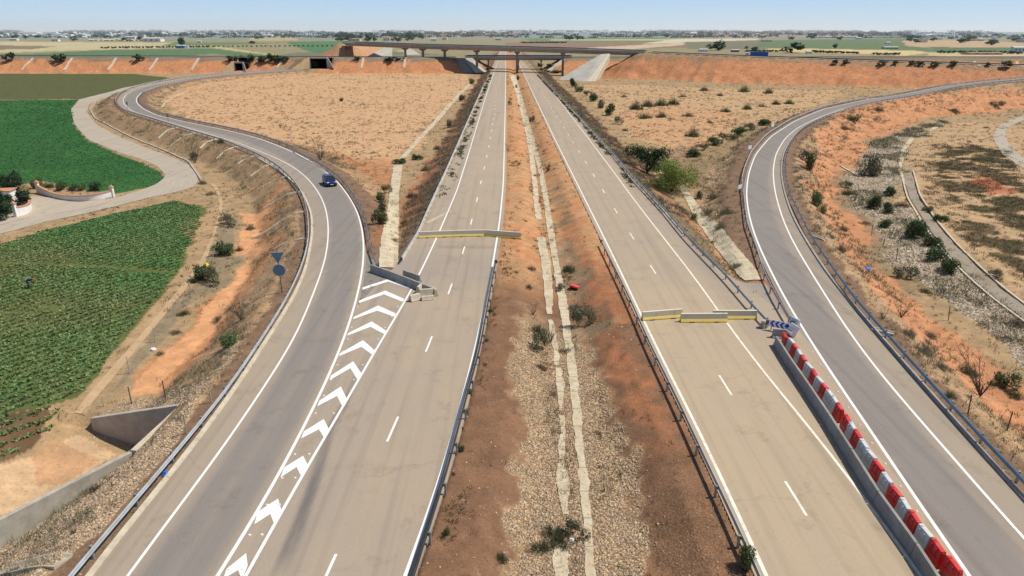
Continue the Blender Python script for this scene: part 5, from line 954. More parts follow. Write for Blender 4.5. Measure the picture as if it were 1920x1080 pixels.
pth = up([(-60, 492), (60, 492), (200, 500), (345, 512)], -3.0); ok &= np.abs(Y - np.interp(X, pth[:, 0], pth[:, 1])) > .55
dens = fbm(X * .06, Y * .06, 120); dens2 = fbm(X * .5, Y * .5, 130); ok &= rng.uniform(0, 1, len(X)) < np.clip(.75 + 1.5 * (dens - .3) + .9 * (dens2 - .5), .35, 1)
P = np.stack([X[ok], Y[ok], gz(X[ok], Y[ok])], -1); gmix = np.clip((dens[ok] - .35) * 3, 0, 1)[:, None]
cg = np.array([.21, .26, .105]) * (1 - gmix) + np.array([.12, .27, .09]) * gmix
V, Fq, cv = blades(P, 12, .23, .25, cg, .31, 1.8, True, .35); stuff('crop_rows', V, Fq, cv, M['grass'], 'rows of low green crop plants on dark soil in the near left field')
# dense green field
a1, a2 = up([(90, 345), (290, 300)], -3.0)[:, :2]; rd = a2 - a1; rd /= np.hypot(*rd); rn = np.array([-rd[1], rd[0]]); c0 = F_green.mean(0); uu, rr = np.meshgrid(np.arange(-260, 260, .62), np.arange(-160, 220, 1.9)); uu = uu + rng.uniform(-.3, .3, uu.shape); rr = rr + rng.uniform(-.35, .35, uu.shape)
X = (c0[0] + uu * rd[0] + rr * rn[0]).ravel(); Y = (c0[1] + uu * rd[1] + rr * rn[1]).ravel(); ok = inpoly(X, Y, F_green) & (np.abs(X) < Y * .82 + 3) & (rng.uniform(0, 1, len(X)) < np.clip(170 / np.maximum(Y, 1) - .35, .10, .85))
P = np.stack([X[ok], Y[ok], gz(X[ok], Y[ok])], -1); dn = fbm(P[:, 0] * .03, P[:, 1] * .03, 140); cg = np.array([.088, .165, .062]) * (.62 + .8 * dn[:, None]) * (.8 + .4 * fbm(P[:, 0] * .4, P[:, 1] * .15, 147)[:, None]); k_ = P[:, 1] / 150
V, Fq, cv = blades(P, 6, .26 * k_ ** .3, .2 * k_ ** .5, cg, .5, 1.5, True, .3); stuff('crop_field', V, Fq, cv, M['grass'], 'dense bright green crop filling the far left field')
# dry weeds
wk = np.clip(MK[..., 1] - .1, 0, 1) * (~onroad) * (fbm(GX * .22, GY * .22, 150) > .44) * (GX > -200)
def weeds(n, mask, fall, cols, h, w, nb, sp, label, name='dry_weeds', lean=.6):
    P, i = sample(mask, n, fall); cs = np.array(cols)[rng.integers(0, len(cols), n)]; k_ = np.clip(P[:, 1] / 60, .75, 3.5) ** .6; hs = rng.uniform(.5, 1.3, n)
    V, Fq, cv = blades(P, nb, h * hs * k_ ** .5, w * k_, cs, sp * k_ * hs, lean); return stuff(name, V, Fq, cv, M['grass'], label)
weeds(15000, wk, 1.35, [(.27, .205, .12), (.22, .16, .10), (.30, .23, .14), (.18, .165, .10), (.15, .115, .07)], .28, .05, 11, .28, 'dry brown grass and weeds on the banks and waste ground')
wg = (fbm(GX * .12, GY * .12, 160) > .56) * np.clip(MK[..., 1] - .2, 0, 1) * (~onroad) * (GX > -150)
weeds(5000, wg, 1.3, [(.125, .135, .07), (.16, .16, .09), (.10, .12, .05)], .36, .05, 12, .34, 'grey green scrubby weeds on the banks', 'green_weeds')
vs = ((GID == 2) & (GE > 3) & (GE < 12) & (GX < -8) & (GY > 85) | (GID == 3) & (GE > 2.5) & (GE < 14) & (GX > 18) & (GY > 95)) & (fbm(GX * .3, GY * .3, 170) > .42)
weeds(5500, vs * 1.0, .9, [(.22, .175, .115), (.26, .20, .13), (.18, .175, .10), (.30, .23, .15), (.26, .185, .12)], .42, .06, 10, .5, 'dark dry brush covering the slopes beside the carriageways', 'dry_brush')
rv = ((GID == 4) & (GE > 3.5) & (GE < 12) | (GID == 1) & (GE > 4) & (GE < 10)) & (fbm(GX * .25, GY * .25, 180) > .5) & (~onroad)
weeds(5000, rv * 1.0, 1.1, [(.22, .19, .13), (.18, .17, .11), (.26, .21, .14), (.15, .15, .09)], .42, .045, 14, .4, 'pale dry brush on the banks of the slip roads', 'dry_brush')
ru = inpoly(PX, PY, hit([(1720,290),(1790,260),(1880,285),(1990,380),(1990,600),(1880,510),(1790,440),(1730,370)])[:, :2]) & (n1 > .45)
weeds(3500, ru * 1.0, .8, [(.10, .085, .05), (.12, .115, .06), (.15, .11, .065)], .22, .06, 10, .5, 'low dark weeds on the rough ground at the right', 'dark_weeds', 1.2)
mdw = (inmed & (GE > .9) & ((np.abs(tt - .44) < .03) | (np.abs(tt - .60) < .04) | (tt < .1)) & (fbm(GX * .4, GY * .2, 190) > .5))
weeds(1500, mdw * 1.0, 1.2, [(.09, .10, .04), (.16, .13, .075), (.07, .09, .035)], .26, .045, 11, .22, 'weeds growing along the median ditch and guardrail', 'green_weeds')
smk = np.clip(MK[..., 0] - .5, 0, .5) * (~onroad)
for La, Lb, y0, y1, lab in ((edgeLL, mainL_l, 105, 420, 'dark weeds growing through the left shoulder of the left carriageway'), (mainR_r, edgeRR, 112, 420, 'dark weeds growing through the right shoulder of the right carriageway')):
    n_ = 900; yy = y0 * (y1 / y0) ** rng.uniform(0, 1, n_); xa = np.interp(yy, La[:, 1], La[:, 0]); xb = np.interp(yy, Lb[:, 1], Lb[:, 0]); f_ = np.clip((.42 if La is edgeLL else .62) + rng.normal(size=n_) * .13, .1, .95); xx = xa + (xb - xa) * f_; kp_ = fbm(xx * .8, yy * .22, 410) > .52; P = np.stack([xx, yy, 0 * xx + .01], -1)[kp_]
    V, Fq, cv = blades(P, 10, .35 * (P[:, 1] / 110) ** .5, .09 * (P[:, 1] / 110), np.tile([(.075, .085, .045)], (len(P), 1)), .35, .9); stuff('green_weeds', V, Fq, cv, M['grass'], lab)
weeds(1500, smk * (GX > 20) * (fbm(GX * .15, GY * .15, 420) > .48), .8, [(.15, .15, .085), (.22, .18, .11), (.11, .12, .055)], .45, .06, 14, .6, 'dry scrub growing between the stones of the right ditch', 'dry_brush')
# stones
def stones(n, mask, fall, s0, s1, cols, label, name, ymax=120):
    P, i = sample(mask, n, fall, ymax); s = rng.uniform(s0, s1, n) * rng.uniform(.6, 1.25, n) * np.clip(P[:, 1] / 45, 1, 1.8)
    O = np.array([(1, 0, 0), (-1, 0, 0), (0, 1, 0), (0, -1, 0), (0, 0, 1), (0, 0, -1), (.62, .62, .3), (-.62, .62, .35), (.62, -.62, .3), (-.62, -.62, .35)]); O = O[:6]
    V = O[None] * rng.uniform(.6, 1.15, (n, 6, 3)) + rng.uniform(-.25, .25, (n, 6, 3)); a = rng.uniform(0, 2 * PI, n); ca, sa = np.cos(a)[:, None], np.sin(a)[:, None]; V = np.stack([V[..., 0] * ca - V[..., 1] * sa, V[..., 0] * sa + V[..., 1] * ca, V[..., 2] * .62], -1)
    V = V * s[:, None, None] + P[:, None] + np.array([0, 0, .02]); F8 = np.array([(0, 2, 4), (2, 1, 4), (1, 3, 4), (3, 0, 4), (2, 0, 5), (1, 2, 5), (3, 1, 5), (0, 3, 5)]); Fq = (np.arange(n)[:, None, None] * 6 + F8[None]).reshape(-1, 3)
    cs = np.array(cols)[rng.integers(0, len(cols), n)] * rng.uniform(.75, 1.2, (n, 1)); return stuff(name, V.reshape(-1, 3), Fq, np.repeat(cs, 6, 0), M['stone'], label)
m, nt, b = new_mat('stone', .9, .15); nt.links.new(attr(nt, 'Col'), b.inputs['Base Color']); M['stone'] = m
SC = [(.48, .37, .24), (.40, .29, .19), (.54, .43, .30), (.33, .23, .145), (.42, .28, .17), (.28, .21, .15)]
stones(17000, smk * (GX < 10) * inmed, 1.0, .055, .10, SC, 'loose stones covering the middle of the median', 'loose_stones', 75)
stones(9000, smk * (GX < -8), 1.0, .055, .10, SC, 'loose stones on the bank below the left slip road', 'loose_stones', 75)
stones(15000, smk * (GX > 20), .8, .085, .17, [(.54, .46, .34), (.46, .37, .26), (.58, .50, .38), (.36, .29, .20), (.44, .32, .22)], 'large pale stones lining the ditch on the right', 'loose_stones', 220)
stones(2600, (MK[..., 0] < .5) * (~onroad) * (GE < 12) * 1.0, 1.3, .035, .075, SC, 'scattered pebbles on the bare verges', 'pebbles', 90)
# ------------------------------------------------------------------ shrubs and trees
def leafcloud(n, blobs, size, c_lo, c_hi, seed=0, quad=True):
    """many small leaf faces in lumpy clumps; blobs: (x,y,z,r)"""
    r_ = np.random.default_rng(seed); B = np.array(blobs); wt_ = B[:, 3] ** 2; i = r_.choice(len(B), n, p=wt_ / wt_.sum()); d = r_.normal(size=(n, 3)); d /= np.linalg.norm(d, axis=1)[:, None]
    rad = r_.uniform(.3, 1.0, n) ** .5 * (1 + .55 * (r_.uniform(size=n) ** 3)); P = B[i, :3] + d * (B[i, 3] * rad)[:, None] * np.array([1, 1, .85]); P[:, 2] = np.maximum(P[:, 2], .03)
    a = r_.normal(size=(n, 3)); a /= np.linalg.norm(a, axis=1)[:, None]; b_ = np.cross(a, d); b_ /= np.linalg.norm(b_, axis=1)[:, None] + 1e-9; s = size * r_.uniform(.6, 1.4, n)[:, None]
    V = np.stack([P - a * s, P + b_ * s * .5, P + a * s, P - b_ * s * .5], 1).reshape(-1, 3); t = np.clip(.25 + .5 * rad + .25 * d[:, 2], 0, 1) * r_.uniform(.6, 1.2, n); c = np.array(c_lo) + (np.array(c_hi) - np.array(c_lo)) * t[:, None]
    return V, np.arange(n * 4).reshape(n, 4), np.repeat(c, 4, 0)
def twigs(n, h, r0, seed, spread=.6, sub=3, up_=.8):
    r_ = np.random.default_rng(seed); mb = MB()
    for k in range(n):
        a = r_.uniform(0, 2 * PI); p = np.array([0, 0, -.05]); d = np.array([math.cos(a) * spread, math.sin(a) * spread, up_]) + r_.normal(size=3) * .12; d /= np.linalg.norm(d); L = h * r_.uniform(.7, 1.05); q1 = p + d * L * .45; d2 = d + r_.normal(size=3) * .25 + (0, 0, .1); q2 = q1 + d2 / np.linalg.norm(d2) * L * .55
        mb.tube(p, q1, r0, r0 * .6, 5, False); mb.tube(q1, q2, r0 * .6, r0 * .2, 4, False)
        for j in range(sub):
            t = r_.uniform(.3, .95); s = q1 * (1 - t) + q2 * t if r_.uniform() < .6 else p * (1 - t) + q1 * t; d3 = d + r_.normal(size=3) * .55; d3 /= np.linalg.norm(d3); mb.tube(s, s + d3 * L * r_.uniform(.2, .4), r0 * .4, r0 * .12, 4, False)
    return mb
def rblobs(n, r, h, seed, rb=.45):
    r_ = np.random.default_rng(seed); return [(r_.normal() * r * .42, r_.normal() * r * .42, h * r_.uniform(.25, .8), r * rb * r_.uniform(.6, 1.2)) for _ in range(n)]
PR = {}
def proto_mesh(key, V, Fq, c, mat=None): PR[key] = npmesh(key.split(':')[0], V, Fq, mat or M['leaf'], c); return PR[key]
twm = simple('twig', (.13, .10, .075), .9, var=.3, scale=6)
for v in range(3):
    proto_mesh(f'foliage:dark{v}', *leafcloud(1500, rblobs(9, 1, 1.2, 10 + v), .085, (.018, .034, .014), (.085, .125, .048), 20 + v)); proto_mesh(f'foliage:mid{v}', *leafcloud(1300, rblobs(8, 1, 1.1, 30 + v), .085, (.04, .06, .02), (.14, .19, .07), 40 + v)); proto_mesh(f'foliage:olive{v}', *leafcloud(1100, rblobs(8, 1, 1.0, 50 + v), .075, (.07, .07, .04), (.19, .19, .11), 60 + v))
    for key, cc_, hh_, nn_ in (('scrub', (.25, .225, .15), .8, 70), ('reed', (.13, .155, .07), .95, 70), ('brown', (.19, .145, .095), .75, 60)):
        g_ = np.random.default_rng(v + len(key)); P_ = np.zeros((nn_, 3)); a_ = g_.uniform(0, 6.28, nn_); r_ = g_.uniform(0, 1, nn_) ** .6 * .95; P_[:, 0] = np.cos(a_) * r_ * (1 + .3 * np.sin(2 * a_ + v)); P_[:, 1] = np.sin(a_) * r_
        proto_mesh(f'foliage:{key}{v}', *blades(P_, 8, hh_ * (1.05 - .75 * r_) * g_.uniform(.6, 1.2, nn_), .04, np.array(cc_)[None] * g_.uniform(.55, 1.3, (nn_, 1)), .2, 1.0, False))
    PR[f'stem:{v}'] = twigs(7, .9, .025, 80 + v).mesh('stem', twm); PR[f'twigs:{v}'] = twigs(16, 1.25, .018, 90 + v, .7, 6).mesh('twigs', twm)
def shrub(q, kind, w, h, label, group, name='shrub', cat='bush', parts=True):
    v = int(rng.integers(0, 3)); rz = rng.uniform(0, 6.28); asp = rng.uniform(.75, 1.3); w = w * 1.02; h = min(h, w * 1.25)
    if not parts:
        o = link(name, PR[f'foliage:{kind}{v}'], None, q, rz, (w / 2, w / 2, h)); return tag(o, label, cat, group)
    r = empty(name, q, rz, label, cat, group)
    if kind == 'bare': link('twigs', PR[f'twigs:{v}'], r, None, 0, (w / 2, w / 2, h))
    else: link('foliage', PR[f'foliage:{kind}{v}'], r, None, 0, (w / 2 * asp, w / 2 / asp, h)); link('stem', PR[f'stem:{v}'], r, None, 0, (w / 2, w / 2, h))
    return r
ORDW = ['nearest', 'second nearest', 'third nearest', 'fourth nearest', 'fifth nearest', 'sixth nearest', 'seventh nearest', 'eighth nearest', 'ninth nearest', 'tenth nearest', 'eleventh nearest', 'twelfth nearest', 'thirteenth nearest', 'fourteenth nearest', 'fifteenth nearest', 'sixteenth nearest']
ADJ = dict(dark='dark green leafy', mid='mid green leafy', olive='olive green', scrub='dry grey', reed='grassy green', brown='dark brown dry', bare='bare twiggy')
def shrubs(lst, place, group):
    """lst: (u, v, width px, height px, kind)"""
    Q = hit([(a[0], a[1]) for a in lst]); cnt = {}
    for k in np.argsort(Q[:, 1]):
        u, v, wp, hp, kind = lst[k]; q = Q[k]; dist = math.sqrt(q[0] ** 2 + q[1] ** 2 + (H - q[2]) ** 2); dep = q[1] * CP + (H - q[2]) * SP; pxm = F / dep
        i = cnt.get(kind, 0); cnt[kind] = i + 1; n = sum(1 for a in lst if a[4] == kind); od = '' if n == 1 else ', ' + ('farthest' if i == n - 1 else ORDW[i]) + ' of its kind'
        shrub(q - np.array([0, 0, .03]), kind, wp / pxm * 1.05, hp / pxm / max(.45, math.cos(math.atan2(H - q[2], q[1]))) * .95, f'{ADJ[kind]} bush {place}{od}', group)
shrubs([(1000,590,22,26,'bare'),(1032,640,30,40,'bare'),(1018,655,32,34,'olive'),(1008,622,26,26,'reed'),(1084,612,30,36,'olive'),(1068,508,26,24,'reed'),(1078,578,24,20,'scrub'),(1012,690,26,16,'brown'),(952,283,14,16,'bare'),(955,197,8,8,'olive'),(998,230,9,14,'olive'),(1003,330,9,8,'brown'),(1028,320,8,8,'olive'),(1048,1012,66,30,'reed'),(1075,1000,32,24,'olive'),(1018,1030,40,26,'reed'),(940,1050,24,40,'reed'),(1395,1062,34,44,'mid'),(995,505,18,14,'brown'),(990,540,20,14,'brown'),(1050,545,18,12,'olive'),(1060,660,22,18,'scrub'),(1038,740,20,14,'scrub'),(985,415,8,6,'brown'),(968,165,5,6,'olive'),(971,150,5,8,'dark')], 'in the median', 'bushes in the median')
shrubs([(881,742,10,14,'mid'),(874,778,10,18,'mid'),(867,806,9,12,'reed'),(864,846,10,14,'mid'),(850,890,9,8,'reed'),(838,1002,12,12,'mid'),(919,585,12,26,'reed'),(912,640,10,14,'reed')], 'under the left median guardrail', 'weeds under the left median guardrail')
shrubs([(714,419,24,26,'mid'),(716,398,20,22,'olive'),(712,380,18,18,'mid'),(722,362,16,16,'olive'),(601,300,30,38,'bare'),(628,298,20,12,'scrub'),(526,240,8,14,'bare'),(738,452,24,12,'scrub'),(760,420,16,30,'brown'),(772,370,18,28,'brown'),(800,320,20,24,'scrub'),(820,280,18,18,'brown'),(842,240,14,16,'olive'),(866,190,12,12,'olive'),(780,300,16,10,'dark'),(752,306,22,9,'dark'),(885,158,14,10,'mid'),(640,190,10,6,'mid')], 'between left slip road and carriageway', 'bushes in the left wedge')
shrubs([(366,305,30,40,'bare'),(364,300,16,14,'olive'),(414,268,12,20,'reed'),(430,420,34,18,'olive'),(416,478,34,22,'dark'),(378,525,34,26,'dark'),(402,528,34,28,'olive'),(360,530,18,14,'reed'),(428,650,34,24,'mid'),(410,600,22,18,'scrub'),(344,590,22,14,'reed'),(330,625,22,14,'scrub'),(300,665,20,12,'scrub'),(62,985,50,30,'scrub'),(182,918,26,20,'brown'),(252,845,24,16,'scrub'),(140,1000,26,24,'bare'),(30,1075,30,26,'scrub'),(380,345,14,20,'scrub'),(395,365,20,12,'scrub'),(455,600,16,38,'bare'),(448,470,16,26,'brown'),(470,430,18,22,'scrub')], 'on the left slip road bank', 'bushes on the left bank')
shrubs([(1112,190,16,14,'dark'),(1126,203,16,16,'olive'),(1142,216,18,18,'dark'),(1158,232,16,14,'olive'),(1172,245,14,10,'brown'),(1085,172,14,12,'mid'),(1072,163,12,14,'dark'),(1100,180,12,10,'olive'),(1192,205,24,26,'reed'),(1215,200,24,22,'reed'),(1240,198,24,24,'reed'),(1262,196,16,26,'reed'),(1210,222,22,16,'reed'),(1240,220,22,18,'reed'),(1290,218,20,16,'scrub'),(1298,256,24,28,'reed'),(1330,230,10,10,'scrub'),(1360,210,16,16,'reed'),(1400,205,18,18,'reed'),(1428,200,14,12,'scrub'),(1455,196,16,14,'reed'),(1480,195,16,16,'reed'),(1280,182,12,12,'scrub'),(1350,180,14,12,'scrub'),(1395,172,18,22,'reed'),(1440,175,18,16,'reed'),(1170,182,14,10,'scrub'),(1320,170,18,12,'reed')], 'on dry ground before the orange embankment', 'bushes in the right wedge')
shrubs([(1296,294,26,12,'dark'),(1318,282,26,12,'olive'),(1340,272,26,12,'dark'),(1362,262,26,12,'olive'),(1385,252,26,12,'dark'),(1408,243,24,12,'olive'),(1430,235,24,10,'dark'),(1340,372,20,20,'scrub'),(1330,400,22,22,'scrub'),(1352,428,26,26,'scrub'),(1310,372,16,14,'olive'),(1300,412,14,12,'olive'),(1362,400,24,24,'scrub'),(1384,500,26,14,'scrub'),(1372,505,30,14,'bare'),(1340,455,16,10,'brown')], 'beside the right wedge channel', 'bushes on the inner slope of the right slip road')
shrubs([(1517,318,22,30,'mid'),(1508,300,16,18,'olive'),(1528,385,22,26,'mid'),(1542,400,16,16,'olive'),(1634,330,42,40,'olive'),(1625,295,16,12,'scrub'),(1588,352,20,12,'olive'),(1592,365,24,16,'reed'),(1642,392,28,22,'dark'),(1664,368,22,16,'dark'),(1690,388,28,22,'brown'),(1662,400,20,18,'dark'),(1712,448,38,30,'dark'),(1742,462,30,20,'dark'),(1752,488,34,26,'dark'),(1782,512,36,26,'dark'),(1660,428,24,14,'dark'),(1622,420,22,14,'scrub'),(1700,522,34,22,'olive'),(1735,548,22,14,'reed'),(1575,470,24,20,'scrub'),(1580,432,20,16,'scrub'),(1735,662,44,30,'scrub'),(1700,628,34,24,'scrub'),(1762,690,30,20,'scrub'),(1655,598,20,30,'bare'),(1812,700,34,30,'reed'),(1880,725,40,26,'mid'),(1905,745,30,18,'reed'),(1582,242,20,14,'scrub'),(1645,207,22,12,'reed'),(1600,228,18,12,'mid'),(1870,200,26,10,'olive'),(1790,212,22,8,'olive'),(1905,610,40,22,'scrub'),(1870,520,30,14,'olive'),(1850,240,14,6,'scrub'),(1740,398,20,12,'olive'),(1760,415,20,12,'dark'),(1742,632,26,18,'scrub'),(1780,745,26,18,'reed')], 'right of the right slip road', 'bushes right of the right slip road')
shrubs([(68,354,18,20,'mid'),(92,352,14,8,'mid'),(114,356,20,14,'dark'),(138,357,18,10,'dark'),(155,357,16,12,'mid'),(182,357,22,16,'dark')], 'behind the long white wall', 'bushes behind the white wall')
# trees: trunk, limbs, crown
def tree(q, h, w, c_lo, c_hi, label, seed, leaf=.12, n=3200, trunk=.3, group=None, name='tree', airy=1.0):
    r = empty(name, q, rng.uniform(0, 6.28), label, 'tree', group); r_ = np.random.default_rng(seed); t = twigs(6, h * .8, .06 * h / 4, seed, .55, 5, .95); t.tube((0, 0, -.3), (0.05, 0, h * trunk), .09 * h / 4, .06 * h / 4, 8); t.build('trunk', M['bark'], r)
    bl = [(r_.normal() * w * .19, r_.normal() * w * .19, h * (trunk + (1 - trunk) * r_.uniform(.1, .85)), w * .17 * r_.uniform(.6, 1.3)) for _ in range(int(16 * airy))]; V, Fq, c = leafcloud(n, bl, leaf, c_lo, c_hi, seed); link('crown', npmesh('crown', V, Fq, M['leaf'], c), r); return r
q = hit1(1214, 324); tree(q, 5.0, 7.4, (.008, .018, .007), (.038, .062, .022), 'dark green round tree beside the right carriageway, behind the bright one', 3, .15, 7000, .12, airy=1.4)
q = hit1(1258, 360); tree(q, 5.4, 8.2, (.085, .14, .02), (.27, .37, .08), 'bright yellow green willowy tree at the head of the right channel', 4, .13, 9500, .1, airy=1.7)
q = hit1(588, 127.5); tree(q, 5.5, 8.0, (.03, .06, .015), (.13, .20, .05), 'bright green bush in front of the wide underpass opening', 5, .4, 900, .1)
for k, (u, v, h, w_, l) in enumerate([(6,372,4.5,4.5,'dark tree over the small white building at the left edge'),(30,366,4.0,4.0,'dark tree right of the small white building, by the driveway'),(22,400,3.6,4.2,'dark tree behind the short white wall, nearest the driveway'),(2,412,3.0,3.6,'low dark tree at the left picture edge below the white building'),(44,388,2.6,2.8,'small dark tree enclosed by the short white wall')]): tree(hit1(u, v), h, w_, (.010, .024, .012), (.05, .085, .04), l, 30 + k, .16, 2200, .25, 'dark trees at the farm entrance')
def bare_tree(px, h, label, seed, spread=.6):
    q = hit1(*px); r = empty('bare_tree', q, 0, label, 'tree'); t = twigs(9, h, .035 * h / 3, seed, spread, 7, 1.0); t.tube((0, 0, -.2), (0, 0, h * .22), .05 * h / 3, .04 * h / 3, 7); t.build('trunk', M['bark'], r); bl = [(0, 0, h * .25, h * .25), (h * .15, 0, h * .2, h * .22), (-h * .2, .1, h * .45, h * .25), (.2, .1, h * .6, h * .3)]; V, Fq, c = leafcloud(420, bl, .045, (.06, .06, .03), (.14, .15, .07), seed); link('crown', npmesh('crown', V, Fq, M['leaf'], c), r)
bare_tree((1838, 742), 4.0, 'bare branching young tree with few leaves on the right slope', 71, .5); bare_tree((452, 600), 2.2, 'thin bare sapling on the orange part of the left bank', 72, .4); bare_tree((1690, 595), 2.0, 'thin sapling near the blue rag on the right bank', 73, .5)
# ------------------------------------------------------------------ far plain: trees, hedges, houses, haze
def fartree_mesh(seed, n, lo, hi, kind=0):
    r_ = np.random.default_rng(seed); bl = [(r_.normal() * .22, r_.normal() * .22, r_.uniform(.3, .8), .26 * r_.uniform(.7, 1.2)) for _ in range(7)] if kind == 0 else [(r_.normal() * .06, r_.normal() * .06, z, .15 - .1 * abs(z - .45)) for z in np.linspace(.2, .92, 8)]
    V, Fq, c = leafcloud(n, bl, .13 if kind == 0 else .07, lo, hi, seed); return npmesh('tree', V, Fq, M['farleaf'], c)
FT = [fartree_mesh(300 + k, 260, (.016, .028, .016), (.07, .10, .05)) for k in range(4)]; FS = [fartree_mesh(320 + k, 220, (.018, .028, .018), (.06, .085, .05), 1) for k in range(2)]; FG = [fartree_mesh(330 + k, 300, (.03, .04, .022), (.12, .145, .08)) for k in range(3)]
def ftree(u, v, wp, hp, label, group, meshes=FT, z=None, y=None):
    if y is None: q = hit1(u, v)
    else: q = pt(u, v, y)
    dep = q[1] * CP + (H - q[2]) * SP; o = link('tree', meshes[int(rng.integers(0, len(meshes)))], None, (q[0], q[1], q[2] - .2), rng.uniform(0, 6.28), (wp / F * dep, wp / F * dep, hp / F * dep * 1.08)); return tag(o, label, 'tree', group)
PLACES = ['left picture edge', 'far left', 'left village', 'left plain', 'left of the flyover', 'behind the flyover', 'right of the flyover', 'right plain', 'far right', 'right picture edge']
def where(u): return PLACES[int(np.clip(u / 192, 0, 9))]
# shrubs standing on top of the far embankments
es = [(22,113,17,14),(105,115,15,12),(118,115,15,13),(258,114,16,12),(432,115,14,11),(443,115,10,10),(456,115,10,12),(472,114,16,12),(496,117,18,14),(508,117,18,15),(520,117,16,13),(535,116,12,10),(670,112,14,7),(735,113,20,7),(748,113,12,6)]
for k, (u, v, w_, h_) in enumerate(es): ftree(u, v, w_, h_, f'round dark shrub on the far left embankment, {ORDW[k].replace("nearest", "from the left") if k else "leftmost"}', 'round shrubs on the far left embankment')
es = [(1568,121,14,10),(1586,121,13,9),(1655,123,16,10),(1678,122,11,8),(1710,123,13,9),(1724,124,14,9),(1754,125,17,10),(1788,124,15,10),(1850,125,12,9),(1886,126,22,13)]
for k, (u, v, w_, h_) in enumerate(es): ftree(u, v - 1, w_ * .9, h_ * .85, f'round grey green shrub on the far right bank, {ORDW[k].replace("nearest", "from the left") if k else "leftmost"}', 'round shrubs on the far right bank', FG)
# single big trees and hedges named one by one
for u, v, w_, h_, l in [(341,88,14,19,'tall dark tree beside the small blue and white building'),(1345,95,34,16,'broad dark tree on the plain left of the lorry'),(1412,97,16,11,'dark tree standing behind the lorry'),(1490,99,34,17,'broad dark tree right of the lorry'),(1565,91,10,9,'lone round tree in the green field on the right'),(473,83,12,6,'small dark tree at the end of the left hedge row'),(1520,73,14,9,'dark tree beside the long white greenhouses'),(1040,137,22,7,'dark bush under the flyover beside the right pier'),(1012,126,10,8,'small bush in the median beneath the bridges'),(1030,128,16,8,'bush below the right end of the lower bridge'),(915,131,8,5,'small bush beside the left lower bridge pier')]: ftree(u, v, w_, h_, l, None)
for k in range(34): u = 192 + k * 6.3 + rng.uniform(-1.5, 1.5); ftree(u, 91.5 - .012 * (u - 192), 5, 4.2, 'small dark tree in the dotted row across the left field', 'dotted row of small trees in the left field', FT)
for k in range(26): u = 402 + k * 8.8; ftree(u, 88.4 - .004 * (u - 402), 4, 3.2, 'tiny tree in the evenly spaced row on the pale field', 'evenly spaced row of tiny trees on the pale field', FT)
for k in range(17): u = 1524 + k * 5.2; ftree(u, 98.6 + .17 * k, 8, 5.0 - .05 * k, 'dark hedge tree in the row behind the far right road', 'hedge row behind the far right road', FT)
for k in range(9): u = 1640 + k * 5.5; ftree(u, 103 , 8, 4.5, 'dark shrub in the clump on the yellow field', 'clump of dark shrubs on the yellow field', FT)
for k in range(17): u = 1762 + k * 9.4; ftree(u, 100 + .1 * k, 9, 5.5, 'dark tree in the hedge at the far right edge', 'hedge at the far right edge', FT)
for k in range(16): u = 1400 + k * 4.4; ftree(u, 97.5, 6.5, 4.2, 'low hedge tree beside the lorry', 'low hedge beside the lorry', FT)
for k in range(18): u = 978 + k * 4.8; ftree(u, 81 , 7, 3.0, 'low dark tree in the orchard row beyond the flyover', 'orchard row beyond the flyover', FT)
for k in range(14): u = 545 + k * 8.7; ftree(u + rng.uniform(-1, 1), 70.5 + rng.uniform(-.6, .6), 3.2, 7, 'slim dark cypress in the row on the left plain', 'row of slim cypresses on the left plain', FS)
# the dark grove left of the flyover, far trees scattered over the plain
for k in range(36): u = rng.uniform(632, 795); v = rng.uniform(68, 78.5); ftree(u, v, rng.uniform(9, 16), rng.uniform(6, 11), 'dark tree in the grove behind the left end of the flyover', 'dark grove behind the left end of the flyover')
clus = [(0,120,66,76,6),(120,330,66,78,9),(380,540,65,74,9),(860,1010,63,70,5),(1060,1090,68,76,6),(1250,1420,64,73,6),(1440,1640,65,76,7),(1700,1920,68,86,16)]
for a, b_, v0, v1, n in clus:
    for k in range(n): u = rng.uniform(a, b_); v = v0 + (v1 - v0) * rng.uniform() ** 1.3; s_ = (v - 56) / 14; ftree(u, v, rng.uniform(7, 13) * (.6 + .4 * s_), rng.uniform(3.5, 6.5) * (.6 + .5 * s_), f'distant dark tree on the plain, {where((a + b_) / 2)}', f'distant trees, {where((a + b_) / 2)}', FT)
# houses
wm = [simple('far_white', (.74, .72, .68), .8, var=.06, scale=.1), simple('far_cream', (.60, .52, .42), .8, var=.08, scale=.1), simple('far_grey', (.42, .40, .38), .8, var=.1, scale=.1)]; rm = simple('far_roof_tile', (.42, .22, .14), .8, var=.15, scale=.2); fm = simple('far_flat_roof', (.55, .52, .47), .8, var=.1, scale=.2); wn = simple('far_window', (.06, .07, .09), .4)
def house_mesh(kind, wall):
    if kind == 0: return MB().box((0, 0, .5), (1, .8, 1.0)).box((.2, .1, 1.08), (.4, .4, .2)).mesh('house', wall)
    if kind == 1: mb = MB().box((0, 0, .35), (1, .7, .7)); mb.add([(-.54, -.4, .7), (.54, -.4, .7), (.54, .4, .7), (-.54, .4, .7), (-.5, 0, 1.0), (.5, 0, 1.0)], [(0, 1, 5, 4), (2, 3, 4, 5), (0, 4, 3), (1, 2, 5)]); return mb.mesh('house', wall)
    return MB().box((0, 0, .42), (1, .6, .84)).box((-.3, 0, 1.0), (.35, .5, .35)).mesh('house', wall)
HM = [[house_mesh(k, m_) for k in range(3)] for m_ in wm]
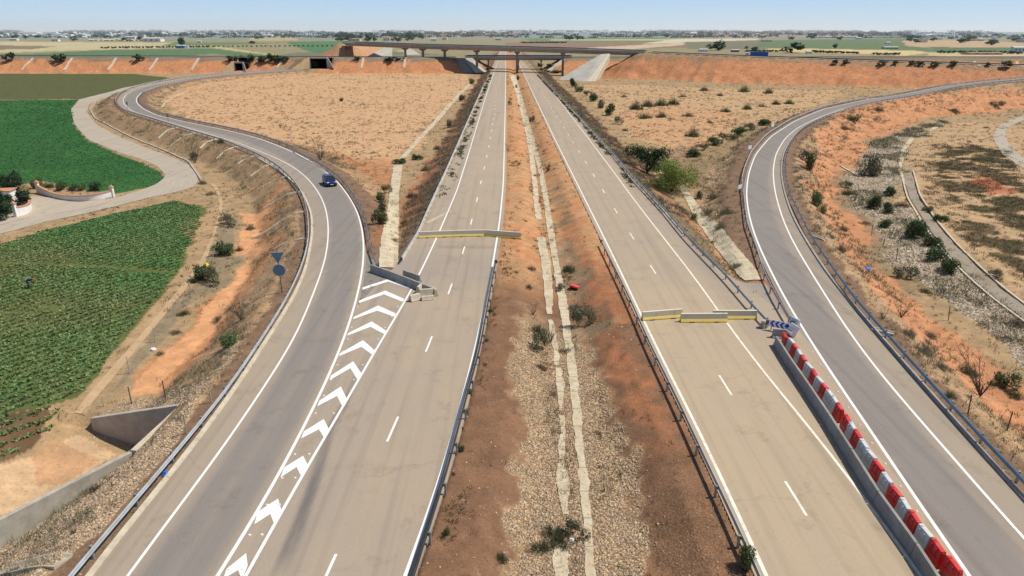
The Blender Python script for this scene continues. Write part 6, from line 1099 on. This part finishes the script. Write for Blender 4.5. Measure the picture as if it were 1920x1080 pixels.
def house(u, v, wp, hp, wall, kind, label, group, parts=None):
    q = hit1(u, v); dep = q[1] * CP + (H - q[2]) * SP; W_ = wp / F * dep; Hh = hp / F * dep; rz = rng.uniform(-.5, .5)
    if not parts: o = link('house', HM[wall][kind], None, (q[0], q[1], q[2] - .3), rz, (W_, W_, Hh)); return tag(o, label, 'house', group)
    r = empty(parts[1], q, rz * .3, label, parts[2], group); MB().box((0, 0, Hh * .4), (W_, W_ * .5, Hh * .8 + .6)).build('wall', wm[wall] if not hasattr(parts[0], 'name') else parts[0], r)
    mb = MB(); a = W_ * .52; d_ = W_ * .29; mb.add([(-a, -d_, Hh * .8 + .3), (a, -d_, Hh * .8 + .3), (a, d_, Hh * .8 + .3), (-a, d_, Hh * .8 + .3), (-a, 0, Hh + .4), (a, 0, Hh + .4)], [(0, 1, 5, 4), (2, 3, 4, 5), (0, 4, 3), (1, 2, 5), (3, 2, 1, 0)]); mb.build('roof', fm if kind == 0 else rm, r)
    for k in range(3): MB().box((W_ * (-.3 + .3 * k), -W_ * .25 - .05, Hh * .4), (W_ * .1, .12, Hh * .3)).build('window' if k != 1 else 'door', wn, r)
    return r
bb = simple('far_blue', (.12, .25, .42), .7, var=.1, scale=.2); rdm = simple('far_red', (.25, .06, .05), .7, var=.1, scale=.2)
for u, v, w_, h_, wl, kd, l, p_ in [(288,78,34,7,0,0,'long white warehouse in the left village',(0,'warehouse','warehouse')),(248,74,18,6,0,0,'white warehouse with pale roof, left of the long one',(0,'warehouse','warehouse')),(341,90.5,17,5.5,0,0,'small blue and white building under the tall dark tree',(bb,'farm_building','building')),(374,80,7,3.5,0,0,'small white cabin on the left fields',(0,'cabin','cabin')),(27,76,14,4,0,0,'low white sheds at the left picture edge',(0,'farm_building','building')),(105,77.5,14,4.5,0,1,'white farmhouse left of the left village',(0,'farmhouse','farmhouse')),(813,77,11,5,0,0,'white block beyond the flyover parapet',(0,'farm_building','building')),(834,75,9,5.5,0,1,'white house with red roof beyond the flyover',(0,'farmhouse','farmhouse')),
    (665,77,22,5,1,1,'sandy farm buildings in front of the dark grove',(0,'farmhouse','farmhouse')),(725,77,13,8,0,1,'white gabled house in front of the dark grove',(0,'farmhouse','farmhouse')),(742,76,9,7,0,1,'second white gabled house, right end of the dark grove',(0,'farmhouse','farmhouse')),(935,75.5,12,4,1,0,'ochre farm building beyond the flyover',(0,'farm_building','building')),(1318,97,16,5,0,0,'white farm buildings left of the lorry',(0,'farm_building','building')),(1378,97.5,14,4,0,0,'dark red shed just left of the lorry',(rdm,'shed','shed')),(1516,101,11,5,0,0,'white cabin with pink roof right of the broad tree',(0,'cabin','cabin')),(1437,78,18,3,1,1,'low brick farm building on the right plain',(0,'farm_building','building')),(1609,74,10,4,0,0,'white farmhouse between the greenhouses',(0,'farmhouse','farmhouse')),(1664,83,10,4,0,0,'white farmhouse in the green right fields',(0,'farmhouse','farmhouse')),(1668,92,26,4,1,0,'long pale farm wall on the right plain',(0,'farm_building','building')),(1908,97,22,9,0,0,'pale building at the right picture edge behind the hedge',(0,'farm_building','building')),(1840,102,60,3.5,1,1,'long low sheds among the hedges at the right edge',(0,'shed','shed'))]:
    house(u, v, w_, h_, wl, kd, l, None, p_)
for k in range(4): house(1545 + 42 * k, 71 - .3 * k, 40, 2.4, 0, 0, f'long white greenhouse on the right horizon, {["leftmost", "second from left", "third from left", "rightmost"][k]} of four', 'long white greenhouses on the right horizon', (0, 'greenhouse', 'greenhouse'))
for k in range(12): house(172 + k * 9.5, 77 - rng.uniform(0, 1.2), 9, 3.5, 1, 1, 'red roofed house in the left village street', 'red roofed houses in the left village')
hc = [(0,180,62,72,22),(180,330,62,70,16),(300,470,60,65,26),(420,560,61,68,16),(560,700,60,66,14),(700,900,60,64,16),(900,1060,60,65,22),(1060,1280,60.5,65,14),(1280,1500,61.5,66,14),(1600,1760,63,70,10),(1700,1920,67,80,22)]
for a, b_, v0, v1, n in hc:
    for k in range(n):
        u = rng.uniform(a, b_); v = v0 + (v1 - v0) * rng.uniform() ** 1.2; s_ = .55 + .45 * (v - 58) / 12; w_ = [0, 0, 0, 1, 2][int(rng.integers(0, 5))]; cn_ = ['white', 'cream', 'grey'][w_]
        house(u, v, rng.uniform(4, 11) * s_ * 1.35, rng.uniform(2.4, 4.0) * s_ * 1.15, w_, int(rng.integers(0, 3)), f'tiny {cn_} house near the horizon, {where((a + b_) / 2)}', f'tiny {cn_} houses near the horizon, {where((a + b_) / 2)}')
for u, v, w_, h_ in ((995,62,1.5,8),(770,61,2,5),(385,60,2,5),(1385,62,2,5)): house(u, v, w_, h_, 2, 0, f'slim tower on the horizon, {where(u)}', None, (0, 'tower', 'tower'))
# woods that read as one mass along the horizon
def woods(name, n, f, label):
    U = rng.uniform(-500, 2420, n); Vp = f(n); keep = fbm(U * .012, Vp * .35, 210) > .44; U = U[keep]; Vp = Vp[keep]; Q = up(np.stack([U, Vp], -1), -3.0); dep = Q[:, 1] * CP + (H + 3) * SP; Vs = []; Cs = []
    nb = 14; i = np.repeat(np.arange(len(Q)), nb); k = len(i); sx_ = rng.uniform(4, 9, len(Q))[i] / F * dep[i]; sz = rng.uniform(1.8, 3.6, len(Q))[i] / F * dep[i]; d = rng.normal(size=(k, 3)); d /= np.linalg.norm(d, axis=1)[:, None]; d[:, 2] = abs(d[:, 2]); Pc = Q[i] + d * np.stack([sx_, sx_, sz], -1); t1 = rng.normal(size=(k, 3)); t1 /= np.linalg.norm(t1, axis=1)[:, None]; t2 = np.cross(t1, d); s = (sz * .55)[:, None]
    V = np.stack([Pc - t1 * s, Pc + t2 * s, Pc + t1 * s, Pc - t2 * s], 1).reshape(-1, 3); c = np.array([.030, .045, .030]) + np.array([.05, .06, .035]) * np.clip(d[:, 2:3], 0, 1) * rng.uniform(.5, 1.2, (k, 1)); stuff(name, V, np.arange(k * 4).reshape(k, 4), np.repeat(c, 4, 0), M['farleaf'], label)
woods('distant_woods', 4200, lambda n: 59.3 + 12 * rng.uniform(0, 1, n) ** 1.7, 'distant trees and hedges massed along the horizon')
# haze over the far plain
hz = MB().box((0, 15600, 90), (60000, 29800, 240)).build('haze', None); m = bpy.data.materials.new('haze'); m.use_nodes = True; nt = m.node_tree; nt.nodes.remove(nt.nodes['Principled BSDF']); vs_ = nt.nodes.new('ShaderNodeVolumeScatter'); vs_.inputs['Color'].default_value = (.80, .90, 1.0, 1); vs_.inputs['Density'].default_value = .000045; vs_.inputs['Anisotropy'].default_value = .2; nt.links.new(vs_.outputs[0], nt.nodes['Material Output'].inputs['Volume']); hz.data.materials.append(m); tag(hz, 'thin blue haze over the distant plain', None, None, 'stuff')
# ------------------------------------------------------------------ camera, sun, sky
cam_d = bpy.data.cameras.new('camera'); cam = bpy.data.objects.new('camera', cam_d); col.objects.link(cam)
cam.location = (0, 0, H); cam.rotation_euler = (PI / 2 - pitch, 0, 0); cam_d.sensor_width = 36; cam_d.lens = 36 * F / 1920; cam_d.clip_end = 60000; cam_d.clip_start = .5
scene.camera = cam
EL, AZ = math.radians(57), math.radians(8)      # sun from the right, a little beyond the scene
sd = np.array([math.cos(EL) * math.cos(AZ), math.cos(EL) * math.sin(AZ), math.sin(EL)])
sun_d = bpy.data.lights.new('sun', 'SUN'); sun_d.energy = 4.6; sun_d.angle = math.radians(.53); sun_d.color = (1, .955, .88)
sun = bpy.data.objects.new('sun', sun_d); col.objects.link(sun); sun.location = (60, 0, 100)
from mathutils import Vector
sun.rotation_euler = Vector((-sd[0], -sd[1], -sd[2])).to_track_quat('-Z', 'Y').to_euler()
w = bpy.data.worlds.new('World'); scene.world = w; w.use_nodes = True; nt = w.node_tree; bg = nt.nodes['Background']
sky = nt.nodes.new('ShaderNodeTexSky'); sky.sky_type = 'NISHITA'; sky.sun_disc = False; sky.sun_elevation = EL; sky.sun_rotation = PI / 2 - AZ; sky.air_density = 1.0; sky.dust_density = SKY[0]; sky.ozone_density = SKY[1]; sky.altitude = 100
geo = nt.nodes.new('ShaderNodeTexCoord'); sp = nt.nodes.new('ShaderNodeSeparateXYZ'); nt.links.new(geo.outputs['Generated'], sp.inputs[0]); zv = sp.outputs[2]
low = nt.nodes.new('ShaderNodeValToRGB'); el = low.color_ramp.elements; el[0].position = 0.0; el[0].color = (7.0, 8.3, 9.2, 1); el[1].position = .30; el[1].color = (1.9, 3.6, 7.4, 1)
for p_, c_ in ((.012, (6.3, 8.1, 9.6, 1)), (.05, (4.5, 7.0, 10.0, 1)), (.12, (3.3, 5.7, 9.6, 1))): e_ = el.new(p_); e_.color = c_
nt.links.new(zv, low.inputs[0])
mp = nt.nodes.new('ShaderNodeMapping'); mp.inputs['Scale'].default_value = (3, 3, 38); nt.links.new(geo.outputs['Generated'], mp.inputs[0]); cn = N(nt, 'ShaderNodeTexNoise', Scale=2.2, Detail=6.0, Roughness=.6); nt.links.new(mp.outputs[0], cn.inputs['Vector'])
cl = mixc(nt, low.outputs[0], (6.6, 7.4, 8.4), math_(nt, 'MULTIPLY', ramp(nt, cn.outputs[0], .56, .78), .55))
nt.links.new(mixc(nt, cl, sky.outputs[0], ramp(nt, zv, .2, .45)), bg.inputs[0]); bg.inputs[1].default_value = SKY[2]
scene.view_settings.view_transform = 'Standard'; scene.view_settings.look = 'None'; scene.view_settings.exposure = 0; scene.view_settings.gamma = 1
scene.render.engine = 'CYCLES'; scene.cycles.use_denoising = True; scene.cycles.max_bounces = 6; scene.cycles.diffuse_bounces = 3; scene.cycles.transparent_max_bounces = 6; scene.cycles.volume_bounces = 1
